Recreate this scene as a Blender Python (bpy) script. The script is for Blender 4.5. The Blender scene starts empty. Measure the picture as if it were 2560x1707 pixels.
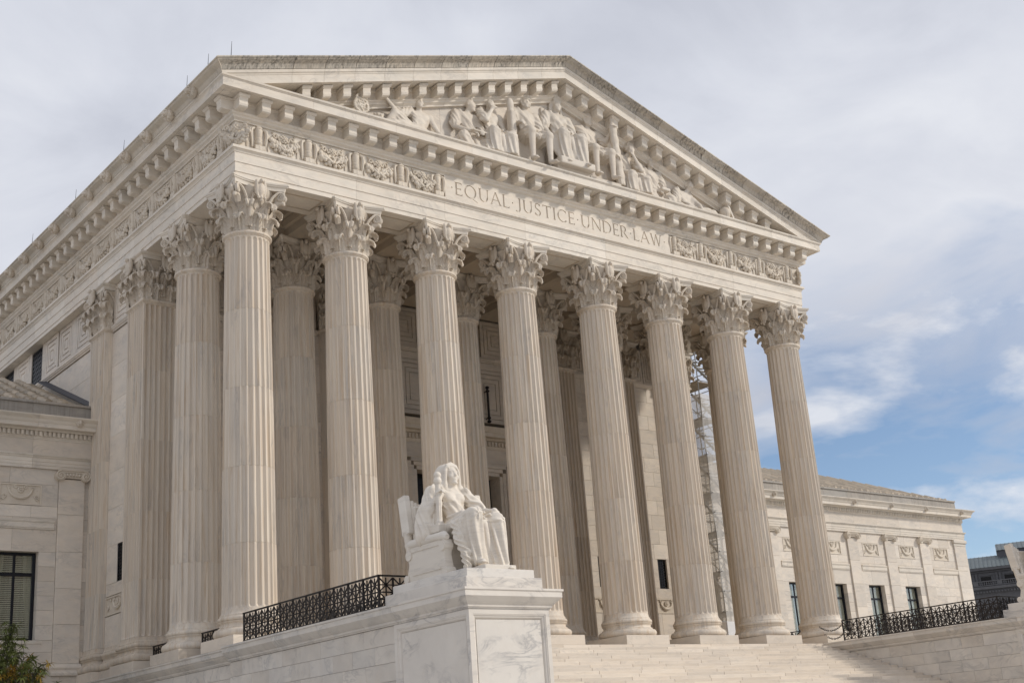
import bpy, bmesh, math, random
import numpy as np
from mathutils import Vector, Matrix
random.seed(7); rng = np.random.default_rng(7)
S = bpy.context.scene
COL = S.collection
rad = math.radians

# ---------------------------------------------------------------- camera
cd = bpy.data.cameras.new('camera'); cam = bpy.data.objects.new('camera', cd); COL.objects.link(cam)
RIGHT = Vector((0.786671173, -0.613378793, -0.070106505))
UP = Vector((-0.138091401, -0.285500528, 0.948377675))
FWD = Vector((0.601730197, 0.736380272, 0.309297372))
M = Matrix((RIGHT, UP, -FWD)).transposed().to_4x4(); M.translation = Vector((-19.063539, -37.352675, -4.218888))
cam.matrix_world = M
cd.sensor_width = 36.0; cd.lens = 45.21377; cd.clip_start = 0.1; cd.clip_end = 5000.0
S.camera = cam

# ---------------------------------------------------------------- light
SUN_AZ, SUN_EL = rad(51), rad(31)          # azimuth measured from the street front (-y) towards +x
sun_dir = Vector((math.sin(SUN_AZ) * math.cos(SUN_EL), -math.cos(SUN_AZ) * math.cos(SUN_EL), math.sin(SUN_EL)))
sl = bpy.data.lights.new('sun', 'SUN'); sl.energy = 2.15; sl.angle = rad(5.0); sl.color = (1.0, 0.92, 0.81)
so = bpy.data.objects.new('sun', sl); COL.objects.link(so)
so.rotation_euler = (-sun_dir).to_track_quat('-Z', 'Y').to_euler(); so.location = (60, -60, 60)

W = bpy.data.worlds.new('World'); S.world = W; W.use_nodes = True
nt = W.node_tree; nt.nodes.clear()
def N(t, **k):
    n = nt.nodes.new(t)
    for a, b in k.items(): setattr(n, a, b)
    return n
L = nt.links.new
out = N('ShaderNodeOutputWorld'); bg = N('ShaderNodeBackground'); L(bg.outputs[0], out.inputs[0])
sky = N('ShaderNodeTexSky', sky_type='NISHITA', sun_disc=False)
sky.sun_elevation = SUN_EL
sky.sun_rotation = math.atan2(sun_dir.x, sun_dir.y)
sky.air_density = 0.85; sky.dust_density = 0.4; sky.ozone_density = 1.5; sky.altitude = 300.0
tc = N('ShaderNodeTexCoord')
sep = N('ShaderNodeSeparateXYZ'); L(tc.outputs['Generated'], sep.inputs[0])
def MA(op, a, b=None, clamp=False):
    n = N('ShaderNodeMath', operation=op, use_clamp=clamp)
    for i, v in enumerate((a, b)):
        if v is None: continue
        if isinstance(v, (int, float)): n.inputs[i].default_value = v
        else: L(v, n.inputs[i])
    return n.outputs[0]
den = MA('ADD', MA('MAXIMUM', sep.outputs[2], 0.0), 0.16)
px = MA('DIVIDE', sep.outputs[0], den); py = MA('DIVIDE', sep.outputs[1], den)
cmb = N('ShaderNodeCombineXYZ'); L(px, cmb.inputs[0]); L(py, cmb.inputs[1])
def noise(vec, scale, det, rough, dist=0.0, off=(0, 0, 0)):
    mp = N('ShaderNodeMapping'); mp.inputs['Location'].default_value = off; L(vec, mp.inputs[0])
    n = N('ShaderNodeTexNoise'); n.inputs['Scale'].default_value = scale; n.inputs['Detail'].default_value = det
    n.inputs['Roughness'].default_value = rough; n.inputs['Distortion'].default_value = dist
    L(mp.outputs[0], n.inputs['Vector']); return n.outputs['Fac']
def ramp(fac, stops):
    r = N('ShaderNodeValToRGB'); cr = r.color_ramp
    while len(cr.elements) < len(stops): cr.elements.new(0.5)
    for e, (p, c) in zip(cr.elements, stops): e.position = p; e.color = (*c, 1) if len(c) == 3 else c
    L(fac, r.inputs[0]); return r.outputs[0]
def mixc(fac, a, b):
    m = N('ShaderNodeMix', data_type='RGBA')
    if isinstance(fac, (int, float)): m.inputs[0].default_value = fac
    else: L(fac, m.inputs[0])
    for i, v in ((6, a), (7, b)):
        if isinstance(v, tuple): m.inputs[i].default_value = (*v, 1)
        else: L(v, m.inputs[i])
    return m.outputs[2]
n_big = noise(cmb.outputs[0], 0.9, 6, 0.52, 0.3, (3.1, 1.7, 0))
n_det = noise(cmb.outputs[0], 2.6, 8, 0.55, 0.5, (7.3, 2.2, 0))
# clear band: the cloud deck thins out low down, over towards +x / +y
elev = sep.outputs[2]
clear = ramp(elev, [(0.0, (1, 1, 1)), (0.23, (1, 1, 1)), (0.38, (0, 0, 0))])
az = ramp(MA('SUBTRACT', sep.outputs[0], MA('MULTIPLY', sep.outputs[1], 0.2)), [(0.42, (0, 0, 0)), (0.66, (1, 1, 1))])
thin = MA('MULTIPLY', clear, az)
cov = MA('SUBTRACT', MA('ADD', MA('MULTIPLY', n_big, 0.55), MA('MULTIPLY', n_det, 0.45)), MA('MULTIPLY', thin, 0.38))
n_cum = noise(cmb.outputs[0], 1.5, 9, 0.55, 0.25, (2.6, 1.9, 0))      # separate cumulus below the deck
cum = MA('MULTIPLY', ramp(n_cum, [(0.47, (0, 0, 0)), (0.60, (1, 1, 1))]), 0.92)
mask = MA('MAXIMUM', ramp(cov, [(0.15, (0, 0, 0)), (0.36, (1, 1, 1))]), cum)
shade = ramp(MA('ADD', MA('MULTIPLY', n_big, 0.5), MA('MULTIPLY', n_det, 0.5)),
             [(0.36, (0.80, 0.82, 0.875)), (0.48, (0.68, 0.705, 0.78)), (0.60, (0.55, 0.575, 0.655))])
skym = N('ShaderNodeVectorMath', operation='SCALE'); L(sky.outputs[0], skym.inputs[0]); skym.inputs['Scale'].default_value = 0.12
tintn = N('ShaderNodeVectorMath', operation='MULTIPLY'); L(skym.outputs[0], tintn.inputs[0]); tintn.inputs[1].default_value = (1.05, 1.03, 1.03)
shade2 = mixc(MA('MULTIPLY', cum, MA('SUBTRACT', 1.0, ramp(cov, [(0.15, (0, 0, 0)), (0.36, (1, 1, 1))]))), shade, (0.84, 0.86, 0.905))
L(mixc(mask, tintn.outputs[0], shade2), bg.inputs[0]); bg.inputs[1].default_value = 1.0

S.view_settings.view_transform = 'Standard'; S.view_settings.look = 'None'
S.view_settings.exposure = 0.0; S.view_settings.gamma = 1.0
S.render.resolution_x, S.render.resolution_y = 1024, 682
S.cycles.max_bounces = 8; S.cycles.diffuse_bounces = 5; S.cycles.transparent_max_bounces = 12

# ---------------------------------------------------------------- materials
def new_mat(name):
    m = bpy.data.materials.new(name); m.use_nodes = True; return m
class NB:
    """small node-building helper for one material"""
    def __init__(s, name):
        s.m = new_mat(name); s.nt = s.m.node_tree; s.b = s.nt.nodes['Principled BSDF']; s.L = s.nt.links.new
        s.tc = s.n('ShaderNodeTexCoord'); s.oi = s.n('ShaderNodeObjectInfo')
    def n(s, t, **k):
        x = s.nt.nodes.new(t)
        for a, b in k.items(): setattr(x, a, b)
        return x
    def put(s, v, sock):
        if isinstance(v, (int, float)): sock.default_value = v
        elif isinstance(v, tuple): sock.default_value = (*v, 1) if len(v) == 3 and len(sock.default_value) == 4 else v
        else: s.L(v, sock)
    def ma(s, op, a, b=0.0, clamp=False):
        x = s.n('ShaderNodeMath', operation=op, use_clamp=clamp); s.put(a, x.inputs[0]); s.put(b, x.inputs[1]); return x.outputs[0]
    def coord(s, scale=(1, 1, 1), rnd=True, src='Object'):
        mp = s.n('ShaderNodeMapping'); mp.inputs['Scale'].default_value = scale
        if rnd:
            a = s.n('ShaderNodeVectorMath', operation='ADD'); s.L(s.tc.outputs[src], a.inputs[0])
            c = s.n('ShaderNodeCombineXYZ')
            for i, k in enumerate((91.0, 57.0, 133.0)): s.L(s.ma('MULTIPLY', s.oi.outputs['Random'], k), c.inputs[i])
            s.L(c.outputs[0], a.inputs[1]); s.L(a.outputs[0], mp.inputs[0])
        else: s.L(s.tc.outputs[src], mp.inputs[0])
        return mp.outputs[0]
    def noise(s, vec, scale, det=4, rough=0.5, dist=0.0):
        x = s.n('ShaderNodeTexNoise'); s.L(vec, x.inputs['Vector'])
        x.inputs['Scale'].default_value = scale; x.inputs['Detail'].default_value = det
        x.inputs['Roughness'].default_value = rough; x.inputs['Distortion'].default_value = dist
        return x.outputs['Fac']
    def ramp(s, fac, stops):
        r = s.n('ShaderNodeValToRGB'); cr = r.color_ramp
        while len(cr.elements) < len(stops): cr.elements.new(0.5)
        for e, (p, c) in zip(cr.elements, stops): e.position = p; e.color = (*c, 1) if isinstance(c, tuple) else (c, c, c, 1)
        s.L(fac, r.inputs[0]); return r.outputs[0]
    def mix(s, fac, a, b, mode='MIX'):
        x = s.n('ShaderNodeMix', data_type='RGBA', blend_type=mode); s.put(fac, x.inputs[0]); s.put(a, x.inputs[6]); s.put(b, x.inputs[7]); return x.outputs[2]
    def bump(s, h, strength, dist=0.02):
        x = s.n('ShaderNodeBump'); x.inputs['Strength'].default_value = strength; x.inputs['Distance'].default_value = dist
        s.L(h, x.inputs['Height']); s.L(x.outputs[0], s.b.inputs['Normal'])
    def fin(s, col, rough=0.6):
        s.put(col, s.b.inputs['Base Color']); s.put(rough, s.b.inputs['Roughness']); return s.m

def marble(name, a=(0.74, 0.665, 0.57), b=(0.63, 0.58, 0.515), warm=(0.56, 0.43, 0.29), warm_amt=0.35, vein=(0.30, 0.29, 0.28), vein_amt=0.5,
           stretch=(1, 1, 1), vein_scale=0.9, tint=0.10, bump=0.15, bump_scale=14.0, pits=0.0, black=0.0, rough=0.62, rot=None):
    k = NB(name)
    v = k.coord(stretch)
    base = k.mix(k.ramp(k.noise(v, 1.1, 5, 0.6, 0.4), [(0.35, 0.0), (0.68, 1.0)]), a, b)
    w = k.ramp(k.noise(v, 2.3, 4, 0.65, 0.8), [(0.50, 0.0), (0.80, 1.0)])
    base = k.mix(k.ma('MULTIPLY', w, warm_amt), base, warm)
    vv = k.coord((1.0, 1.0, 1.7) if rot is None else rot)
    nz = k.noise(vv, vein_scale, 7, 0.58, 1.6)
    rid = k.ma('ABSOLUTE', k.ma('SUBTRACT', nz, 0.5))
    vm = k.ramp(rid, [(0.0, 1.0), (0.018, 0.55), (0.07, 0.0)])
    gate = k.ramp(k.noise(vv, 0.7, 2, 0.5), [(0.45, 0.0), (0.62, 1.0)])
    base = k.mix(k.ma('MULTIPLY', k.ma('MULTIPLY', vm, gate), vein_amt), base, vein)
    # each stone its own tone
    t = k.ma('ADD', k.ma('MULTIPLY', k.oi.outputs['Random'], 2 * tint), 1.0 - tint)
    r2 = k.ma('FRACT', k.ma('MULTIPLY', k.oi.outputs['Random'], 17.31))
    base = k.mix(k.ma('MULTIPLY', r2, 0.30), base, k.mix(0.5, base, warm))
    tv = k.n('ShaderNodeVectorMath', operation='SCALE'); k.L(base, tv.inputs[0]); k.L(t, tv.inputs['Scale'])
    base = tv.outputs[0]
    if pits:
        p = k.ramp(k.noise(k.coord((1, 1, 1)), 26.0, 2, 0.6), [(0.28, 1.0), (0.37, 0.0)])
        base = k.mix(k.ma('MULTIPLY', p, pits), base, (0.10, 0.08, 0.06))
    if black:
        st = k.coord((7.0, 7.0, 0.35))
        s1 = k.ramp(k.noise(st, 1.7, 4, 0.65, 0.1), [(0.40, 0.0), (0.68, 0.95)])
        s2 = k.ramp(k.noise(k.coord((1, 1, 0.4)), 0.75, 3, 0.5), [(0.36, 0.10), (0.62, 1.0)])
        base = k.mix(k.ma('MULTIPLY', k.ma('MULTIPLY', s1, s2), black), base, (0.055, 0.050, 0.045))
    if bump: k.bump(k.noise(v, bump_scale, 5, 0.6), bump)
    return k.fin(base, rough)

def plain(name, col, rough=0.5, metal=0.0, var=0.15, scale=6.0, bump=0.0):
    k = NB(name); v = k.coord()
    f = k.noise(v, scale, 4, 0.6)
    c = k.mix(f, tuple(x * (1 - var) for x in col), tuple(min(1, x * (1 + var)) for x in col))
    if bump: k.bump(f, bump)
    k.b.inputs['Metallic'].default_value = metal
    return k.fin(c, rough)

MAT = {}
MAT['wall'] = marble('marble_wall', vein_amt=0.35, stretch=(1, 1, 2.2), rot=(1.0, 1.0, 2.6), warm_amt=0.25)
MAT['column'] = marble('marble_column', a=(0.74, 0.655, 0.545), b=(0.58, 0.525, 0.455), warm=(0.50, 0.355, 0.215), warm_amt=0.85, stretch=(3.4, 3.4, 0.12),
                       rot=(3.0, 3.0, 0.40), vein_amt=0.5, vein=(0.36, 0.345, 0.33), tint=0.015, bump=0.08)
MAT['entab'] = marble('marble_entablature', a=(0.759, 0.693, 0.600), b=(0.649, 0.605, 0.533), vein_amt=0.4, stretch=(0.8, 0.8, 2.5), warm_amt=0.30, tint=0.06)
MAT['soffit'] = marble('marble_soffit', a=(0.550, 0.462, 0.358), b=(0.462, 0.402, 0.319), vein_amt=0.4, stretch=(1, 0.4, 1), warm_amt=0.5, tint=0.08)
MAT['carved'] = marble('marble_carved', a=(0.660, 0.594, 0.506), b=(0.572, 0.512, 0.429), warm=(0.46, 0.33, 0.20), warm_amt=0.45, vein_amt=0.1, tint=0.07, bump=0.6, bump_scale=22.0, pits=0.55)
MAT['relief'] = marble('marble_relief', a=(0.704, 0.638, 0.539), b=(0.616, 0.550, 0.462), warm=(0.48, 0.36, 0.23), warm_amt=0.4, vein_amt=0.1, tint=0.05, bump=0.35, bump_scale=24.0, pits=0.2)
MAT['statue'] = marble('marble_statue', a=(0.770, 0.721, 0.643), b=(0.682, 0.632, 0.561), warm_amt=0.15, vein_amt=0.3, stretch=(0.7, 0.7, 3.0), rot=(0.6, 0.6, 5.0), tint=0.03, bump=0.2, bump_scale=30.0)
MAT['pedestal'] = marble('marble_pedestal', a=(0.75, 0.71, 0.65), b=(0.67, 0.635, 0.585), warm_amt=0.12, vein=(0.30, 0.30, 0.31), vein_amt=0.65, vein_scale=0.9, rot=(0.8, 0.8, 1.8), tint=0.04, bump=0.08)
MAT['cheek'] = marble('marble_cheek', a=(0.704, 0.660, 0.594), b=(0.583, 0.550, 0.506), warm_amt=0.18, vein=(0.30, 0.30, 0.30), vein_amt=0.5, tint=0.05, bump=0.12)
MAT['step'] = marble('marble_step', a=(0.726, 0.649, 0.550), b=(0.638, 0.572, 0.495), warm_amt=0.25, vein_amt=0.25, stretch=(0.5, 1, 3), tint=0.09, bump=0.15)
MAT['cyma'] = marble('marble_weathered', a=(0.58, 0.53, 0.45), b=(0.46, 0.42, 0.36), warm_amt=0.3, vein_amt=0.3, tint=0.12, black=1.0, bump=0.1)
MAT['gutter'] = marble('marble_gutter', a=(0.64, 0.585, 0.50), b=(0.54, 0.50, 0.43), warm_amt=0.3, vein_amt=0.3, tint=0.08, black=0.3, bump=0.1)
MAT['pedfig'] = marble('marble_pediment_figures', a=(0.682, 0.621, 0.539), b=(0.594, 0.539, 0.462), warm_amt=0.25, vein_amt=0.2, stretch=(0.8, 0.8, 2.0), tint=0.03, bump=0.25, bump_scale=26.0)
MAT['attic'] = marble('marble_attic', a=(0.374, 0.352, 0.319), b=(0.297, 0.281, 0.259), warm_amt=0.2, vein_amt=0.3, stretch=(1, 1, 3), tint=0.1, black=0.4, bump=0.2)
MAT['tile'] = marble('roof_tile_stone', a=(0.46, 0.38, 0.28), b=(0.34, 0.29, 0.225), warm_amt=0.4, vein_amt=0.1, tint=0.22, black=0.25, bump=0.25)
MAT['iron'] = plain('black_iron', (0.018, 0.014, 0.013), 0.5, 0.3, 0.3)
MAT['bronze'] = plain('dark_bronze', (0.012, 0.014, 0.02), 0.4, 0.5, 0.3)
MAT['dark'] = plain('dark_interior', (0.012, 0.011, 0.010), 0.8)
MAT['joint'] = plain('joint_mortar', (0.20, 0.18, 0.15), 0.9)
MAT['lead'] = plain('lead_flashing', (0.07, 0.072, 0.085), 0.5, 0.2)
MAT['blind'] = plain('window_blind', (0.72, 0.69, 0.57), 0.7, 0.0, 0.1)
MAT['curtain'] = plain('curtain_cloth', (0.60, 0.58, 0.50), 0.85, 0.0, 0.15)
MAT['ground'] = plain('plaza_paving', (0.50, 0.475, 0.44), 0.8, 0.0, 0.2, 0.6)
MAT['steel'] = plain('galvanised_steel', (0.30, 0.30, 0.30), 0.45, 0.6, 0.3)
MAT['plank'] = plain('scaffold_plank', (0.30, 0.24, 0.17), 0.8, 0.0, 0.3)
MAT['tarp'] = plain('white_tarp', (0.75, 0.75, 0.76), 0.6, 0.0, 0.05)
MAT['greystone'] = plain('sooty_granite', (0.105, 0.105, 0.11), 0.8, 0.0, 0.35, 1.2)
MAT['copper'] = plain('green_copper_roof', (0.13, 0.155, 0.16), 0.55, 0.1, 0.25, 1.0)
MAT['bark'] = plain('bark', (0.09, 0.075, 0.075), 0.9, 0.0, 0.3, 20)
MAT['leafg'] = plain('leaf_green', (0.15, 0.18, 0.05), 0.5, 0.0, 0.5, 3.0)
MAT['leafy'] = plain('leaf_yellow', (0.42, 0.27, 0.04), 0.55, 0.0, 0.4, 3.0)
def glass_mat():
    k = NB('window_glass'); nt2 = k.nt
    tr = k.n('ShaderNodeBsdfTransparent'); gl = k.n('ShaderNodeBsdfGlossy'); gl.inputs['Roughness'].default_value = 0.02
    tr.inputs[0].default_value = (0.92, 0.94, 0.92, 1)
    mx = k.n('ShaderNodeMixShader'); mx.inputs[0].default_value = 0.13; k.L(tr.outputs[0], mx.inputs[1]); k.L(gl.outputs[0], mx.inputs[2])
    k.L(mx.outputs[0], nt2.nodes['Material Output'].inputs[0]); return k.m
MAT['glass'] = glass_mat()
def net_mat():
    k = NB('debris_netting')
    tr = k.n('ShaderNodeBsdfTransparent'); df = k.n('ShaderNodeBsdfDiffuse'); df.inputs[0].default_value = (0.62, 0.60, 0.57, 1)
    f = k.ramp(k.noise(k.coord((2, 2, 0.3), rnd=False), 1.5, 4, 0.6), [(0.3, 0.48), (0.75, 0.78)])
    mx = k.n('ShaderNodeMixShader'); k.L(f, mx.inputs[0]); k.L(tr.outputs[0], mx.inputs[1]); k.L(df.outputs[0], mx.inputs[2])
    k.L(mx.outputs[0], k.nt.nodes['Material Output'].inputs[0]); return k.m
MAT['net'] = net_mat()

# ---------------------------------------------------------------- geometry helpers
WL = {}                                          # world location of every object made here
def wl(o): return WL[o.name] if o is not None else Vector((0, 0, 0))
def thing(name, loc, label, cat, group=None):
    o = bpy.data.objects.new(name, None); COL.objects.link(o); o.empty_display_size = 0.3
    o.location = loc; WL[o.name] = Vector(loc); o['label'] = label; o['category'] = cat
    if group: o['group'] = group
    return o
def node(name, loc, parent):                     # an Empty that is a part with pieces of its own
    o = bpy.data.objects.new(name, None); COL.objects.link(o); o.empty_display_size = 0.2
    o.parent = parent; o.location = Vector(loc) - wl(parent); WL[o.name] = Vector(loc); return o
def tag(o, label=None, cat=None, group=None, kind=None):
    for k_, v_ in (('label', label), ('category', cat), ('group', group), ('kind', kind)):
        if v_: o[k_] = v_
    return o
def put(name, me, parent, loc=(0, 0, 0), rot=None, scale=None):     # an object that shows a mesh (data may be shared)
    o = bpy.data.objects.new(name, me); COL.objects.link(o)
    o.parent = parent; o.location = Vector(loc) - wl(parent); WL[o.name] = Vector(loc)
    if rot: o.rotation_euler = rot
    if scale: o.scale = scale
    return o
class MB:
    def __init__(s): s.v = []; s.f = []
    def add(s, vs, fs):
        o = len(s.v); s.v.extend([tuple(p) for p in vs]); s.f.extend([tuple(o + i for i in q) for q in fs]); return s
    def box(s, x0, x1, y0, y1, z0, z1, c=0.0):
        if c <= 0:
            vs = [(x, y, z) for x in (x0, x1) for y in (y0, y1) for z in (z0, z1)]
            return s.add(vs, [(0, 1, 3, 2), (4, 6, 7, 5), (0, 4, 5, 1), (2, 3, 7, 6), (0, 2, 6, 4), (1, 5, 7, 3)])
        vs = []; idx = {}
        X, Y, Z = (x0, x1), (y0, y1), (z0, z1); sg = (1, -1)
        for i in (0, 1):
            for j in (0, 1):
                for k in (0, 1):
                    for a in range(3):
                        p = [X[i] + sg[i] * c, Y[j] + sg[j] * c, Z[k] + sg[k] * c]; p[a] = (X[i], Y[j], Z[k])[a]
                        idx[i, j, k, a] = len(vs); vs.append(p)
        fs = []
        for a in range(3):
            for e in (0, 1):
                q = []
                for (m, n) in ((0, 0), (1, 0), (1, 1), (0, 1)):
                    t = [0, 0, 0]; t[a] = e; t[(a + 1) % 3] = m; t[(a + 2) % 3] = n; q.append(idx[(*t, a)])
                fs.append(q if e else q[::-1])
        for a in range(3):                        # edge chamfers
            b, d = (a + 1) % 3, (a + 2) % 3
            for m in (0, 1):
                for n in (0, 1):
                    t0 = [0, 0, 0]; t0[b] = m; t0[d] = n; t1 = list(t0); t1[a] = 1
                    q = [idx[(*t0, b)], idx[(*t1, b)], idx[(*t1, d)], idx[(*t0, d)]]
                    fs.append(q if (m ^ n) else q[::-1])
        for i in (0, 1):
            for j in (0, 1):
                for k in (0, 1):
                    q = [idx[i, j, k, 0], idx[i, j, k, 1], idx[i, j, k, 2]]
                    fs.append(q if (i ^ j ^ k) else q[::-1])
        return s.add(vs, fs)
    def lathe(s, prof, n=32, cx=0, cy=0, a0=0.0, a1=2 * math.pi, cap=False):
        full = abs(a1 - a0 - 2 * math.pi) < 1e-6; m = n if full else n + 1
        vs = [(cx + r * math.cos(a0 + (a1 - a0) * i / n), cy + r * math.sin(a0 + (a1 - a0) * i / n), z) for (r, z) in prof for i in range(m)]
        fs = []
        for j in range(len(prof) - 1):
            for i in range(n):
                a = j * m + i; b = j * m + (i + 1) % m; fs.append((a, b, b + m, a + m))
        if cap: fs += [tuple(range(m))[::-1], tuple((len(prof) - 1) * m + i for i in range(m))]
        return s.add(vs, fs)
    def rings(s, rings, cap=True):                # loft of closed rings with equal counts
        m = len(rings[0]); vs = [p for r in rings for p in r]; fs = []
        for j in range(len(rings) - 1):
            for i in range(m):
                a = j * m + i; b = j * m + (i + 1) % m; fs.append((a, b, b + m, a + m))
        if cap: fs += [tuple(range(m))[::-1], tuple((len(rings) - 1) * m + i for i in range(m))]
        return s.add(vs, fs)
    def tube(s, pts, r, n=8, cap=True):
        pts = [Vector(p) for p in pts]; rs = r if isinstance(r, (list, tuple)) else [r] * len(pts)
        rings = []; up = Vector((0, 0, 1)); prev = None
        for i, p in enumerate(pts):
            d = (pts[min(i + 1, len(pts) - 1)] - pts[max(i - 1, 0)]).normalized()
            if prev is None:
                x = d.cross(up)
                if x.length < 1e-3: x = d.cross(Vector((1, 0, 0)))
            else: x = prev - d * prev.dot(d)
            x.normalize(); prev = x; y = d.cross(x)
            rings.append([p + (x * math.cos(2 * math.pi * k / n) + y * math.sin(2 * math.pi * k / n)) * rs[i] for k in range(n)])
        return s.rings(rings, cap)
    def bar(s, p0, p1, w, h=None, up=(0, 0, 1)):   # square bar between two points
        p0, p1 = Vector(p0), Vector(p1); d = (p1 - p0).normalized(); x = d.cross(Vector(up))
        if x.length < 1e-3: x = d.cross(Vector((1, 0, 0)))
        x.normalize(); y = x.cross(d); h = h or w
        q = lambda p: [p + x * (a * w / 2) + y * (b * h / 2) for a, b in ((-1, -1), (1, -1), (1, 1), (-1, 1))]
        return s.rings([q(p0), q(p1)])
    def extr(s, prof, base, d, n, t0, t1, m0=0.0, m1=0.0, rake=0.0):
        """closed profile [(out, z)] swept along d from t0 to t1; ends mitred by m*out; rake = dz per unit t"""
        base, d, n = Vector(base), Vector(d), Vector(n); rg = []
        for t, m in ((t0, m0), (t1, m1)):
            rg.append([base + d * (t + m * o) + n * o + Vector((0, 0, z + rake * (t + m * o))) for o, z in prof])
        return s.rings(rg)
    def sphere(s, c, r, n=8, m=5):
        r = r if isinstance(r, (tuple, list)) else (r, r, r); vs = [(c[0], c[1], c[2] - r[2])]
        for j in range(1, m):
            t = -math.pi / 2 + math.pi * j / m
            for i in range(n):
                a = 2 * math.pi * i / n; vs.append((c[0] + r[0] * math.cos(t) * math.cos(a), c[1] + r[1] * math.cos(t) * math.sin(a), c[2] + r[2] * math.sin(t)))
        vs.append((c[0], c[1], c[2] + r[2])); fs = [(0, 1 + (i + 1) % n, 1 + i) for i in range(n)]
        for j in range(m - 2):
            for i in range(n): a = 1 + j * n + i; b = 1 + j * n + (i + 1) % n; fs.append((a, b, b + n, a + n))
        e = len(vs) - 1; o = 1 + (m - 2) * n; fs += [(o + i, o + (i + 1) % n, e) for i in range(n)]
        return s.add(vs, fs)
    def xf(s, mat):
        s.v = [tuple(mat @ Vector(p)) for p in s.v]; return s
    def join(s, o, mat=None):
        return s.add([mat @ Vector(p) for p in o.v] if mat else o.v, o.f)
    def mesh(s, name, mat, smooth=None, fix=True):
        me = bpy.data.meshes.new(name); me.from_pydata(s.v, [], s.f)
        if fix:
            bm = bmesh.new(); bm.from_mesh(me); bmesh.ops.recalc_face_normals(bm, faces=bm.faces); bm.to_mesh(me); bm.free()
        me.materials.append(MAT[mat] if isinstance(mat, str) else mat)
        if smooth is not None:
            me.polygons.foreach_set('use_smooth', [True] * len(me.polygons))
            if smooth < 179: me.set_sharp_from_angle(angle=rad(smooth))
        return me
    def obj(s, name, mat, parent, smooth=None, center=True, fix=True):
        if center:
            a = np.array(s.v); c = (a.min(0) + a.max(0)) / 2; s.v = [tuple(p) for p in (a - c)]
        else: c = np.zeros(3)
        return put(name, s.mesh(name, mat, smooth, fix), parent, c)
BOXES = {}
def block(name, parent, mat, x0, x1, y0, y1, z0, z1, c=0.005, group=None):
    """chamfered stone block, mesh shared between equal sizes"""
    key = (mat, round(x1 - x0, 3), round(y1 - y0, 3), round(z1 - z0, 3), c)
    if key not in BOXES:
        dx, dy, dz = (x1 - x0) / 2, (y1 - y0) / 2, (z1 - z0) / 2
        BOXES[key] = MB().box(-dx, dx, -dy, dy, -dz, dz, c).mesh(name, mat)
    return put(name, BOXES[key], parent, ((x0 + x1) / 2, (y0 + y1) / 2, (z0 + z1) / 2))
def ashlar(parent, mat, axis, face, depth, u0, u1, z0, z1, course, length, holes=(), gap=0.006, seed=1, name='stone_block', sub=None):
    """wall face of separate blocks. axis 'x': wall runs along x with its face at y=face (outer side -y);
    axis 'y': runs along y with its face at x=face (outer side given by the sign of depth)."""
    r = random.Random(seed); nz = max(1, round((z1 - z0) / course)); h = (z1 - z0) / nz
    for j in range(nz):
        a, b = z0 + j * h, z0 + (j + 1) * h
        segs = [(u0, u1)]
        for (hu0, hu1, hz0, hz1) in holes:
            if hz0 < b - 0.02 and hz1 > a + 0.02:
                ns = []
                for s0, s1 in segs:
                    if hu1 <= s0 or hu0 >= s1: ns.append((s0, s1)); continue
                    if hu0 > s0 + 0.02: ns.append((s0, hu0))
                    if hu1 < s1 - 0.02: ns.append((hu1, s1))
                segs = ns
        for s0, s1 in segs:
            n = max(1, round((s1 - s0) / length)); cuts = [s0 + (s1 - s0) * i / n for i in range(n + 1)]
            off = (0.22 if j % 2 else -0.22) * (s1 - s0) / n
            cuts = [cuts[0]] + [c + off + r.uniform(-0.1, 0.1) * length for c in cuts[1:-1]] + [cuts[-1]]
            for i in range(n):
                pr = r.uniform(0, 0.004); g = gap / 2
                if axis == 'x': block(name, parent, mat, cuts[i] + g, cuts[i + 1] - g, face - pr, face + depth, a + g, b - g)
                else:
                    f0, f1 = (face - pr, face + depth) if depth > 0 else (face + depth, face + pr)
                    block(name, parent, mat, f0, f1, cuts[i] + g, cuts[i + 1] - g, a + g, b - g)
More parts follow.
